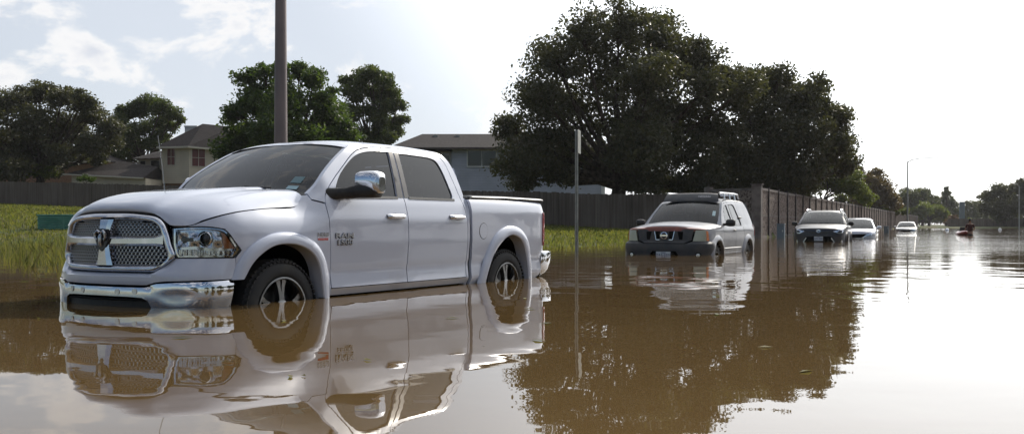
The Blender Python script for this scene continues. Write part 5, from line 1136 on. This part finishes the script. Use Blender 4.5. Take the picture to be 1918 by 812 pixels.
# ---------------------------------------------------------------- other cars
def make_car(name, pose, label, cat, c, group='cars stranded in the flooded road'):
    X_, Y_, yaw, z0 = pose
    root = empty(name, (X_, Y_, z0), math.atan2(-math.cos(yaw), -math.sin(yaw)), label=label, cat=cat, group=group)
    Z, O = c['z'], c['off']; hz, ho = c['nz'], c['noff']; xn = c['xn']
    def off(x, y, z):
        a = np.interp(z, Z, O); n = np.interp(z, hz, ho); w = ss(xn-.3, xn, x); return a*(1-w)+n*w
    S = Shell(c['plan'], off); X = lambda x: float(S.sx(x)); cs = lambda L: [(X(a), b) for a, b in L]
    P_ = c['paint']; arc = c['arc']; zc = c['hub']; zb = c['zb']; wb = c['wb']
    def arch_pts(x0, up):
        L = [(x0+arc*math.cos(t), zc+arc*math.sin(t)) for t in np.linspace(math.radians(-12), math.radians(192), 19)]
        return [(L[0][0], zb)]+L+[(L[-1][0], zb)]      # runs front -> rear
    fa, ra = arch_pts(0, 1), arch_pts(-wb, 1)
    H = c['hood_edge']; xA, xB, xC = c['cuts']; ztop = c['top']          # ztop: list (x,z) of the door tops, A base -> rear
    sF, zF0, zF1 = c['front']    # s of headlight/fender split, bumper top, lamp top
    fend = [(X(H[0][0]), H[0][1]), (sF, zF1), (sF, zF0), (X(arc*.93), zF0)]+cs([p for p in fa if p[1] < zF0+.5 and (p[0] < arc*.93 or p[1] > zF0)])+cs([(xA+.008, zb), (xA+.008, H[-1][1]-.02)])+cs(list(reversed(H)))
    panel('fender', S, seg(fend), P_, root, sx=False, h=.05, flange=.025)
    def topz(x): return float(np.interp(-x, [-p[0] for p in ztop], [p[1] for p in ztop]))
    def door(x0, x1, wins, nm, rear=False):
        bot = [(x1, zb), (x0, zb)] ; topx = [p for p in ztop if x1 < p[0] < x0]
        if rear: bot = [(x1, zc+arc*.75), (x1+.02, zc+arc*.62)]+[p for p in reversed([q for q in ra if q[0] > x1+.02 and q[1] < zc+arc*.62])]+[(x0, zb)]
        o = [(x0, zb), (x0, topz(x0))]+topx+[(x1, topz(x1))]+bot[:-1]
        ds = panel(nm, S, seg(o), P_, root, holes=[wins], h=.05, flange=.025)
        for i, d in enumerate(ds):
            g, f = panel_geo(S, cs(wins), (), -.012, 0, .08)
            if i: g, f = mir(g, f)
            mesh('door_window', g, f, 'side_glass', d)
            k = [(a*1., b) for a, b in wins]; cx = sum(a for a, b in k)/len(k); cz = sum(b for a, b in k)/len(k)
            g, f = panel_geo(S, cs([(cx+(a-cx)*1.05, cz+(b-cz)*1.07) for a, b in k]), [cs(k)], .003, .015, .06)
            if i: g, f = mir(g, f)
            mesh('window_seal', g, f, 'black_plastic', d)
            hx, hzz = (x1+.13, c['hz']) if not (rear and c.get('hrear')) else c['hrear']
            b = MB(); rows = []
            for t in np.linspace(0, 1, 9):
                ed = min(1, min(t, 1-t)*6)**.5; rows.append([tuple(S.P(X(hx+.1-.2*t), hzz+(.010+.008*ed)*math.cos(a), .004+.032*ed*math.sin(a))) for a in np.linspace(0, math.pi, 7)])
            b.grid(rows, flip=True)
            if i: b.v, b.f = mir(b.v, b.f)
            b.build('handle', c.get('hmat', P_), d)
    door(xA, xB+.005, c['fwin'], 'front_door'); door(xB-.005, xC, c['rwin'], 'rear_door', True)
    # quarter panel: from rear door to tail, with the roof side
    zt = c['tailtop']; q = [(xC-.012, topz(xC))]+[p for p in ztop if p[0] < xC-.012]+zt+[(c['xt'], zb)]+list(reversed([p for p in ra if p[0] < xC-.012]))
    q = seg(q+[(xC-.012, zc+arc*.62)])
    panel('quarter_panel', S, q, P_, root, holes=[c['qwin']] if c.get('qwin') else [], h=.05, flange=.03)
    if c.get('qwin'):
        g, f = panel_geo(S, cs(c['qwin']), (), -.01, 0, .08); pair('quarter_window', g, f, 'tinted_glass', root)
    # roof rails of the body side (A pillar up to roof)
    def strip(top, w):
        rows = []
        for x, z in top: rows.append([tuple(S.P(X(x), z+.006, 0)), tuple(S.P(X(x), z+w*.5, .0)), tuple(S.P(X(x), z+w, .0)), tuple(S.P(X(x), z+w, -.05))])
        b = MB(); b.grid(rows, flip=True); pair('roof_rail_panel', b.v, b.f, P_, root)
    strip(crom([p for p in ztop], 3), c.get('pw', .035))
    # hood
    E2 = np.array(crom([tuple(S.P(X(a), b, 0)) for a, b in H], 4)); C2 = np.array(crom(c['hood_c'], 4))
    t_ = np.linspace(0, 1, len(E2)); C2 = np.stack([np.interp(t_, np.linspace(0, 1, len(C2)), C2[:, k]) for k in (0, 1)], 1)
    rows = arch(E2, C2, c.get('hq', 4), nv=26, bulge=c.get('hbulge'))
    b = MB(); b.grid(rows); b.grid([rows[0], [(p[0]-.01, p[1]*.99, p[2]-.05) for p in rows[0]]]); hood = b.build('hood', c.get('hoodmat', P_), root, ang=50)
    if c.get('hoodstrip'):
        r0 = [tuple(np.array(p)*np.array((1, 1.0, 1))+np.array((.012, 0, .006))) for p in rows[0]]; r1 = [tuple(np.array(p)+np.array((.0, 0, .008))) for p in rows[2]]; r2 = [(p[0]+.004, p[1]*.995, p[2]-.06) for p in r0]
        b = MB(); b.grid([r2, r0, r1]); b.build('hood_deflector', 'red_paint', hood, ang=60)
    # windshield, roof
    wE = c['ws_e']; wC = c['ws_c']
    b = MB(); b.grid(arch(crom(wE, 3), crom(wC, 3), 2.6, nv=20)); ws = b.build('windshield', 'car_windshield_glass', root, ang=0)
    A = arch(crom(wE, 3), crom(wC, 3), 2.6, nv=20); b = MB()
    ring = [[A[0][j], (A[0][j][0]-.03, A[0][j][1]*.97, A[0][j][2]+.03)] for j in range(21)]; b.grid([[ (p[0]+.003, p[1], p[2]+.004) for p in r] for r in ring])
    b.build('wiper_cowl', 'black_plastic', root)
    for sg in (1, -1):   # painted A pillars
        rows = []
        for p in crom(wE, 3):
            zz = p[2]; rows.append([(p[0]+.006, sg*(p[1]-.02), zz+.004), (p[0]+.0, sg*(p[1]+.012), zz+.006), tuple(np.array(S.P(X(p[0]-.02), zz-.012, .004))*np.array((1, sg, 1))), tuple(np.array(S.P(X(p[0]-.075), zz-.03, .002))*np.array((1, sg, 1)))])
        b = MB(); b.grid(rows, flip=(sg > 0)); b.build('windshield_pillar', P_, root)
    if c.get('sticker'):
        r = A[4]; p = [A[i][18] for i in (4, 6)]; q_ = [A[i][17] for i in (4, 6)]; b = MB(); b.add([(a[0]+.006, a[1], a[2]+.006) for a in (p[0], q_[0], q_[1], p[1])], [(0,1,2,3)]); b.build('windshield_sticker', 'sticker', ws)
    rfE = [wE[-1]]+[tuple(S.P(X(x), z+c.get('pw', .035), 0)) for x, z in c['roof_e']]; rfC = [wC[-1]]+c['roof_c']
    b = MB(); b.grid(arch(crom(rfE, 4), crom(rfC, 4), 3, nv=20)); b.build('roof', P_, root)
    # tail : rear glass + gate
    tl = c['tail_c']; rows = []
    for (z, xc_) in tl:
        y = float(S.P(X(c['xt']+.02), z, 0)[1]); rows.append([(xc_+(c['xt']+.0-xc_)*abs(v)**4, y*v, z) for v in np.linspace(-1, 1, 19)])
    b = MB(); b.grid(rows, flip=True); gate = b.build('tailgate', P_, root)
    # nose: lamps, grille, bumper
    for nm, o, hs, e, m_, par, both in c['nose']:
        full = seg(o); 
        if not both: full = full+[(-a, b) for a, b in reversed(full) if abs(a) > 1e-6]
        V, F_ = panel_geo(S, full, hs, e, .03, .04)
        (pair if both else mesh)(nm, V, F_, m_, root)
    # black core so nothing is seen through the gaps
    b = MB(); yw = c['hw']; xh = H[0][0]-.05; b.box(arc+.02, xh-.02, -yw*.70, yw*.70, zb, H[0][1]-.1); b.box(-arc, arc+.02, -yw*.55, yw*.55, zb, c['hood_c'][0][1]-.12); b.box(xC+.1, -arc, -yw*.88, yw*.88, zb, c['hz']-.14); b.box(c['xt']+.15, xC+.1, -yw*.55, yw*.55, zb, c['hz']-.1)
    b.build('underbody', 'gap_black', root, smooth=False)
    for x in (0, -wb):
        I = [(x+arc*1.0*math.cos(t), zc+arc*math.sin(t)) for t in np.linspace(-.2, math.pi+.2, 17)]
        b = MB(); b.grid([[tuple(S.P(X(a), z, -.03)), (a, yw*.54, z)] for a, z in I]); b.add([(x+arc, yw*.54, zc-.2), (x+arc, yw*.54, zc+arc), (x-arc, yw*.54, zc+arc), (x-arc, yw*.54, zc-.2)], [(0,1,2,3)]); pair('wheel_well_liner', b.v, b.f, 'gap_black', root)
        if c.get('flare'):
            o = [(x+(arc+c['flare'])*math.cos(t), zc+(arc+c['flare']*.95)*math.sin(t)) for t in np.linspace(-.1, math.pi+.1, 25)]; i_ = [(x+arc*math.cos(t), zc+arc*math.sin(t)) for t in np.linspace(-.1, math.pi+.1, 25)]
            rows = [[tuple(S.P(X(p[0]+(q_[0]-p[0])*t), p[1]+(q_[1]-p[1])*t, e)) for t, e in ((0, -.004), (.12, .012), (.45, .035), (.9, .04), (1., .03), (1.01, -.06))] for p, q_ in zip(o, i_)]
            b = MB(); b.grid(rows); pair('wheel_arch_flare', b.v, b.f, c.get('flaremat', P_), root)
        for sg in (1, -1): wheel(root, x, sg, yw-.03, zc, c['r'], .23, c['rr'], c.get('spokes', 6), 'single')
    for sg in (1, -1):
        b = MB(); mx_, mz = c['mir']; 
        b.tube([(mx_-.0, sg*(yw-.10), mz-.04), (mx_-.03, sg*(yw+.02), mz-.03)], .03, 8)
        rows = []
        for y, kx, kz in ((yw-.0, .2, .3), (yw+.015, .9, .85), (yw+.08, 1, 1), (yw+.17, .95, .95), (yw+.20, .55, .6), (yw+.205, .1, .1)):
            rows.append([(mx_-.03+.07*kx*math.copysign(abs(math.cos(t))**.7, math.cos(t)), sg*y, mz+.082*kz*math.copysign(abs(math.sin(t))**.7, math.sin(t))) for t in np.linspace(0, 2*math.pi, 15)])
        b.grid(rows, flip=(sg < 0)); b.build('door_mirror', c['mirmat'], root)
    # cabin
    b = MB(); xa = wE[0][0]; b.box(xa-.6, xa-.25, -yw+.17, yw-.17, c['hz']-.15, wE[0][2]-.06, bev=.04); b.build('dashboard', 'seat_cloth', root)
    for y in (-.37, .37):
        for x in ((xB+.15, xB-.75)):
            zz = c['hz']-.25; b = MB(); b.box(x-.02, x+.45, y-.24, y+.24, zz, zz+.15, bev=.04); b.box(x-.13, x, y-.23, y+.23, zz+.1, zz+.62, bev=.05); b.box(x-.12, x-.02, y-.12, y+.12, zz+.62, zz+.80, bev=.03); b.build('seat', 'seat_cloth', root)
    b = MB(); b.lathe([(.18+.015*math.cos(a), .015*math.sin(a)) for a in np.linspace(0, 2*math.pi, 7)[:-1]], (0, 0, 0), 'x', 24, closed=True); b.tube([(0,-.17,0),(0,.17,0)], .013); b.v = [(xa-.65+(v[0]*.9+v[2]*.4), .37+v[1], wE[0][2]-.05+(v[2]*.9-v[0]*.4)) for v in b.v]; b.build('steering_wheel', 'black_plastic', root)
    if c.get('plate'):
        x, z, s1, s2, s3 = c['plate']; b = MB(); b.box(x, x+.012, -.155, .155, z-.078, z+.078); pl = b.build('license_plate', 'plate_white', root, smooth=False)
        for t, sz, dz in ((s1, .035, .052), (s2, .083, -.002), (s3, .02, -.058)):
            if t: text_at('plate_text', t, sz, (x+.014, 0, z+dz), (0, 1, 0), (0, 0, 1), 'plate_blue', pl, bold=.001, ext=.001)
    return root, S, X
def make_suv():
    c = dict(plan=[(.80,0),(.79,.30),(.75,.60),(.66,.80),(.52,.885),(.30,.915),(0,.92),(-1.4,.925),(-2.7,.92),(-3.3,.905),(-3.52,.87),(-3.58,.78),(-3.60,0)], xn=.5, hw=.925,
        z=[.35,.50,.62,.85,1.05,1.12,1.16,1.30,1.50,1.66,1.72,1.77], off=[-.08,-.03,-.01,0,-.002,-.018,-.045,-.09,-.16,-.215,-.25,-.32], nz=[.3,.5,.80,.83,1.0,1.1,1.15], noff=[.01,.035,.045,.0,-.01,-.03,-.07],
        paint='silver_paint', arc=.46, hub=.385, zb=.42, wb=2.70, r=.385, rr=.225, spokes=6, hood_edge=[(.60,1.075),(.30,1.10),(0,1.12),(-.30,1.135),(-.46,1.15)], cuts=(-.52,-1.53,-2.30),
        top=[(-.52,1.20),(-.72,1.36),(-.95,1.52),(-1.15,1.64),(-1.35,1.675),(-1.8,1.70),(-2.3,1.72),(-2.9,1.715),(-3.2,1.68)], front=(.86,.83,1.075),
        fwin=seg(['~',(-.84,1.17),(-.90,1.34),(-1.06,1.52),(-1.22,1.60),(-1.36,1.615)],[(-1.40,1.615),(-1.44,1.17)]), rwin=seg([(-1.60,1.17),(-1.60,1.63),(-1.95,1.645)],['~',(-1.95,1.645),(-2.08,1.60),(-2.16,1.40),(-2.22,1.25)],[(-2.20,1.17)]),
        hz=1.06, hrear=(-2.28,1.34), hmat='black_plastic', xt=-3.50, tailtop=[(-3.36,1.56),(-3.46,1.30),(-3.50,1.08)], qwin=None,
        hood_c=[(.78,1.10),(.70,1.15),(.40,1.20),(0,1.225),(-.38,1.235)], hq=4, hoodstrip=True, hbulge=lambda x, y, i: .018*math.exp(-(y/.42)**4)*min(1, i/3),
        ws_e=[(-.42,.80,1.17),(-.60,.785,1.30),(-.83,.745,1.46),(-1.04,.705,1.60),(-1.12,.69,1.655)], ws_c=[(-.28,1.205),(-.48,1.34),(-.72,1.50),(-.95,1.64),(-1.04,1.69)],
        roof_e=[(-1.30,1.69),(-1.8,1.71),(-2.6,1.725),(-3.15,1.69)], roof_c=[(-1.25,1.745),(-1.8,1.775),(-2.6,1.80),(-3.30,1.77)], tail_c=[(.45,-3.60),(.9,-3.62),(1.2,-3.60),(1.5,-3.52),(1.70,-3.36)],
        flare=.13, mir=(-.62,1.22), mirmat='black_plastic', sticker=True, plate=(.86,.545,'TEXAS','CWI·8735','THE LONE STAR'),
        nose=[('headlight',[(.60,.84),(.66,1.065),(.88,1.07),(.93,1.05),(.93,.84)],(),.012,'headlamp_yellow',None,True),('turn_signal',[(.885,.845),(.885,1.055),(.945,1.045),(.96,.845)],(),.018,'amber',None,True),
              ('grille',[(0,.80),(.42,.80),(.57,.86),(.62,1.075),(0,1.09)],(),.0,'grey_plastic',None,False),('front_bumper',[(0,.35),(.30,.35),(.30,.52),(.24,.60),(0,.60)],(),-.02,'gap_black',None,False),
              ('bumper_cover',[(0,.785),(.44,.785),(.60,.83),(1.02,.83),(1.10,.80),(1.085,.62),(1.05,.36),(.34,.36),(.34,.50),(.26,.63),(0,.635)],(),lambda s, z: .012+.02*np.exp(-((z-.70)/.1)**2),'grey_plastic',None,False)])
    pose = (3.54, 21.05, math.radians(27.0), -.555)
    root, S, X = make_car('sport_utility_vehicle', pose, 'silver sport utility vehicle with reddish hood edge and grey roof rack, hub-deep in floodwater', 'suv', c)
    # grille slots, badge ring, fog lamps
    b = MB()
    for sg in (-1, 1):
        for o in ([(.10,1.04),(.20,1.04),(.17,.87),(.10,.87)], [(.28,1.04),(.40,1.035),(.385,.87),(.32,.87)]):
            g, f = panel_geo(S, o, (), .004, .004, .05); 
            if sg < 0: g, f = mir(g, f)
            mesh('grille_slot', g, f, 'gap_black', root)
        rows = [[tuple(S.P(sg*(a+w), z, .014)) for w in (-.008, .008)] for a, z in ((.215,1.045),(.18,.868))]; b.grid(rows, flip=(sg < 0))
        rows = [[tuple(S.P(sg*a, z+w, .014)) for w in (-.008, .008)] for a, z in ((.18,.868),(.10,.868))]; b.grid(rows)
        g, f = panel_geo(S, disc((sg*.70, .55), .06, .055, 16), (), .035, .004, .05); mesh('fog_lamp_recess', g, f, 'gap_black', root)
        g, f = panel_geo(S, disc((sg*.70, .55), .038, .038, 14), (), .042, .004, .05); mesh('fog_lamp', g, f, 'lamp_silver', root)
    b.build('grille_trim', 'chrome_dull', root)
    b = MB(); c0 = S.P(0, .955, .03); b.lathe([(.072, 0), (.076, .01), (.060, .014), (.056, .004)], (c0[0]-.012, 0, c0[2]), 'x', 28); b.box(c0[0]-.004, c0[0]+.010, -.082, .082, c0[2]-.015, c0[2]+.015); b.build('round_badge', 'chrome', root)
    # roof rack with front deflector box
    b = MB(); rows = []
    for x, z, w in ((-1.02,1.715,.62),(-1.03,1.73,.64),(-1.16,1.875,.60),(-1.22,1.895,.58),(-1.34,1.895,.58),(-1.36,1.80,.62)):
        rows.append([(x-.05*abs(v)**3, w*v, z-.02*abs(v)**4) for v in np.linspace(-1, 1, 17)])
    b.grid(rows); d = b.build('roof_deflector', 'grey_plastic', root, ang=30)
    V, Fc = text_geo('NISSAN', .085, .001, .002)
    fr = Vector((-1.095, 0, 1.80)); u = Vector((-.13, 0, .145)).normalized()
    mesh('rack_lettering', [fr+Vector((0, 1, 0))*(v[0]+.32)+u*v[1]+Vector((.012, 0, .008)) for v in V], Fc, 'chrome_dull', d)
    b = MB()
    for sg in (-1, 1):
        b.tube([(-1.30, sg*.60, 1.895), (-1.5, sg*.615, 1.90), (-2.6, sg*.62, 1.905), (-2.85, sg*.62, 1.89), (-2.95, sg*.63, 1.79)], .02, 8)
        for x in (-1.62, -2.1, -2.55): b.tube([(x, sg*.64, 1.76), (x, sg*.615, 1.90)], .016, 6)
    for x in (-1.6, -2.1, -2.6): b.tube([(x, -.60, 1.865), (x, .60, 1.865)], .014, 6)
    b.build('roof_rack', 'chrome_dull', root)
    g, f = panel_geo(S, [(X(-3.40),1.18),(X(-3.43),.92),(X(-3.52),.92),(X(-3.52),1.18)], (), .012, .02, .05); pair('tail_light', g, f, 'tail_red', root)
    rows = [[tuple(S.P(X(x), z, e)) for z, e in ((.60,0),(.61,.015),(.67,.015),(.68,0))] for x in np.linspace(-.56, -2.0, 12)]; b = MB(); b.grid(rows, flip=True); pair('side_moulding', b.v, b.f, 'silver_paint', root)
def make_crossover():
    c = dict(plan=[(.90,0),(.88,.30),(.80,.58),(.68,.76),(.50,.86),(.28,.905),(0,.915),(-1.4,.922),(-2.66,.915),(-3.2,.89),(-3.5,.82),(-3.6,.70),(-3.64,0)], xn=.5, hw=.92,
        z=[.25,.45,.60,.80,.95,1.05,1.12,1.30,1.45,1.56,1.62,1.66], off=[-.08,-.03,-.01,0,0,-.015,-.05,-.115,-.175,-.22,-.26,-.32], nz=[.3,.5,.70,.85,.95,1.02], noff=[-.02,.0,.005,.0,-.03,-.09],
        paint='navy_paint', arc=.42, hub=.36, zb=.30, wb=2.66, r=.36, rr=.225, spokes=5, hood_edge=[(.58,.93),(.32,.99),(0,1.04),(-.30,1.07),(-.50,1.09)], cuts=(-.58,-1.55,-2.42),
        top=[(-.58,1.13),(-.80,1.30),(-1.02,1.44),(-1.25,1.55),(-1.5,1.59),(-1.9,1.60),(-2.4,1.59),(-2.9,1.55),(-3.2,1.48)], front=(.90,.70,.93),
        fwin=seg(['~',(-.85,1.11),(-.98,1.30),(-1.15,1.45),(-1.32,1.51),(-1.46,1.52)],[(-1.47,1.11)]), rwin=seg([(-1.62,1.11),(-1.62,1.525),(-2.0,1.52)],['~',(-2.0,1.52),(-2.2,1.48),(-2.32,1.32),(-2.35,1.15)]),
        hz=.98, xt=-3.50, tailtop=[(-3.38,1.30),(-3.47,1.10),(-3.50,.95)], qwin=None, hood_c=[(.84,.97),(.74,1.01),(.45,1.07),(.05,1.115),(-.42,1.14)], hq=4.5,
        ws_e=[(-.44,.79,1.12),(-.65,.765,1.26),(-.90,.72,1.40),(-1.14,.66,1.52),(-1.22,.64,1.555)], ws_c=[(-.30,1.145),(-.54,1.29),(-.80,1.43),(-1.06,1.56),(-1.15,1.60)],
        roof_e=[(-1.45,1.59),(-1.9,1.60),(-2.5,1.59),(-3.1,1.51)], roof_c=[(-1.40,1.645),(-1.9,1.665),(-2.5,1.655),(-3.25,1.58)], tail_c=[(.45,-3.62),(.8,-3.64),(1.05,-3.60),(1.3,-3.48),(1.5,-3.28)],
        flare=.06, flaremat='black_plastic', mir=(-.68,1.15), mirmat='black_plastic', plate=(.895,.60,'TEXAS','CJN·4261',''),
        nose=[('headlight',[(.60,.82),(.50,.865),(.74,.93),(.93,.935),(.98,.90),(.86,.80),(.72,.78)],(),.012,'lamp_silver',None,True),('headlight_inner',[(.66,.84),(.76,.90),(.88,.905),(.84,.83),(.74,.81)],(),.02,'lamp_dark',None,True),
              ('grille',[(0,.78),(.30,.80),(.60,.86),(.70,.93),(0,.955)],(),.0,'navy_paint',None,False),('grille_band',[(0,.76),(.12,.78),(.50,.86),(.50,.885),(.10,.845),(0,.83)],(),.014,'black_plastic',None,False),
              ('front_bumper',[(0,.25),(.50,.25),(.56,.40),(.40,.66),(0,.68)],(),-.015,'gap_black',None,False),
              ('bumper_cover',[(0,.77),(.28,.79),(.60,.86),(.70,.78),(.9,.79),(1.0,.82),(1.12,.70),(1.10,.50),(1.07,.28),(.60,.28),(.64,.42),(.46,.665),(0,.69)],(),.006,'navy_paint',None,False),
              ('fog_lamp',disc((.83,.50),.05,.05,12),(),.02,'lamp_silver',None,True),('lower_trim',[(.50,.30),(.56,.42),(.42,.62),(.44,.64),(.60,.44),(.56,.30)],(),.02,'chrome_dull',None,True)])
    root, S, X = make_car('crossover', (11.5, 36.3, math.radians(22.5), -.485), 'dark navy crossover with roof rails, next behind the silver suv along the wall', 'crossover', c)
    b = MB()
    for sg in (-1, 1): b.tube([(-1.35, sg*.62, 1.62), (-1.45, sg*.62, 1.69), (-2.6, sg*.61, 1.70), (-2.85, sg*.60, 1.63)], .022, 8)
    b.build('roof_rails', 'chrome_dull', root)
    b = MB(); c0 = S.P(0, .87, .02)
    for rx, rz in ((.075, .05), (.03, .048), (.05, .02)): b.tube([(c0[0]+.01, rx*math.cos(t), c0[2]+rz*math.sin(t)+(.02 if rz == .02 else 0)) for t in np.linspace(0, 2*math.pi, 20)], .007, 5)
    b.build('oval_badge', 'chrome', root)
def sedan_cfg(paint):
    return dict(plan=[(.86,0),(.83,.30),(.75,.55),(.62,.72),(.45,.81),(.25,.865),(0,.878),(-1.4,.88),(-2.7,.875),(-3.2,.85),(-3.6,.77),(-3.72,.62),(-3.75,0)], xn=.4, hw=.88,
        z=[.20,.40,.55,.75,.88,.95,1.02,1.15,1.28,1.38,1.43,1.46], off=[-.08,-.03,-.01,0,-.005,-.03,-.06,-.12,-.18,-.23,-.28,-.34], nz=[.2,.45,.60,.75,.85,.92], noff=[-.02,.0,.005,-.01,-.05,-.12],
        paint=paint, arc=.36, hub=.31, zb=.24, wb=2.70, r=.31, rr=.20, spokes=7, hood_edge=[(.50,.83),(.25,.885),(0,.92),(-.25,.945),(-.42,.96)], cuts=(-.52,-1.50,-2.35),
        top=[(-.52,1.00),(-.75,1.16),(-1.0,1.30),(-1.25,1.385),(-1.5,1.41),(-1.9,1.41),(-2.3,1.36),(-2.6,1.27),(-2.95,1.12)], front=(.84,.60,.83),
        fwin=seg(['~',(-.85,.99),(-.98,1.15),(-1.15,1.28),(-1.30,1.33),(-1.42,1.345)],[(-1.43,.99)]), rwin=seg([(-1.57,.99),(-1.57,1.345),(-1.9,1.34)],['~',(-1.9,1.34),(-2.1,1.29),(-2.22,1.15),(-2.26,1.02)]),
        hz=.88, hmat='chrome_dull', xt=-3.62, tailtop=[(-3.25,1.05),(-3.55,1.03),(-3.62,.95)], qwin=None, hood_c=[(.80,.83),(.70,.88),(.42,.94),(.05,.985),(-.38,1.01)], hq=4,
        ws_e=[(-.36,.76,.99),(-.58,.73,1.12),(-.84,.68,1.25),(-1.06,.62,1.35),(-1.14,.60,1.385)], ws_c=[(-.22,1.01),(-.47,1.15),(-.74,1.28),(-.98,1.385),(-1.07,1.42)],
        roof_e=[(-1.4,1.41),(-1.8,1.42),(-2.2,1.385),(-2.9,1.15),(-3.5,1.03)], roof_c=[(-1.32,1.46),(-1.8,1.475),(-2.25,1.44),(-2.95,1.16),(-3.64,1.04)], tail_c=[(.35,-3.74),(.7,-3.76),(.95,-3.72),(1.02,-3.66)], pw=.03,
        flare=None, mir=(-.62,1.03), mirmat=paint,
        nose=[('headlight',[(.40,.66),(.46,.70),(.62,.80),(.80,.85),(.87,.83),(.84,.70),(.66,.655)],(),.014,'lamp_silver',None,True),
              ('grille',[(0,.54),(.30,.54),(.46,.66),(.60,.79),(.50,.80),(0,.80)],(),.0,'gap_black',None,False),('grille_frame',[(0,.53),(.31,.53),(.48,.65),(.63,.80),(.56,.80),(.43,.67),(.27,.565),(0,.565)],(),.015,'chrome_dull',None,False),
              ('hood_nose',[(0,.74),(.50,.75),(.60,.79),(.82,.85),(.83,.87),(0,.86)],(),.01,paint,None,False),
              ('front_bumper',[(0,.20),(.55,.20),(.55,.38),(0,.38)],(),-.01,'gap_black',None,False),
              ('bumper_cover',[(0,.525),(.32,.525),(.48,.645),(.66,.65),(.84,.695),(.90,.60),(1.06,.58),(1.04,.40),(1.0,.24),(.60,.24),(.60,.36),(.56,.40),(0,.40)],(),.008,paint,None,False),
              ('fog_recess',[(.62,.44),(.62,.53),(.80,.55),(.86,.50),(.80,.44)],(),.014,'gap_black',None,True),('fog_lamp',disc((.72,.49),.035,.035,10),(),.02,'lamp_silver',None,True)])
build_truck()
make_suv()
make_crossover()
make_car('sedan', (15.85, 44.9, math.radians(22.5), -.545), 'pearl white sedan half hidden behind the navy crossover, water up to its bumper', 'sedan', sedan_cfg('pearl_paint'))
make_car('sedan', (35.2, 87.0, math.radians(24), -.60), 'pale beige car sunk to its hood farthest down the panel wall, sun glinting on it', 'sedan', sedan_cfg('beige_paint'))
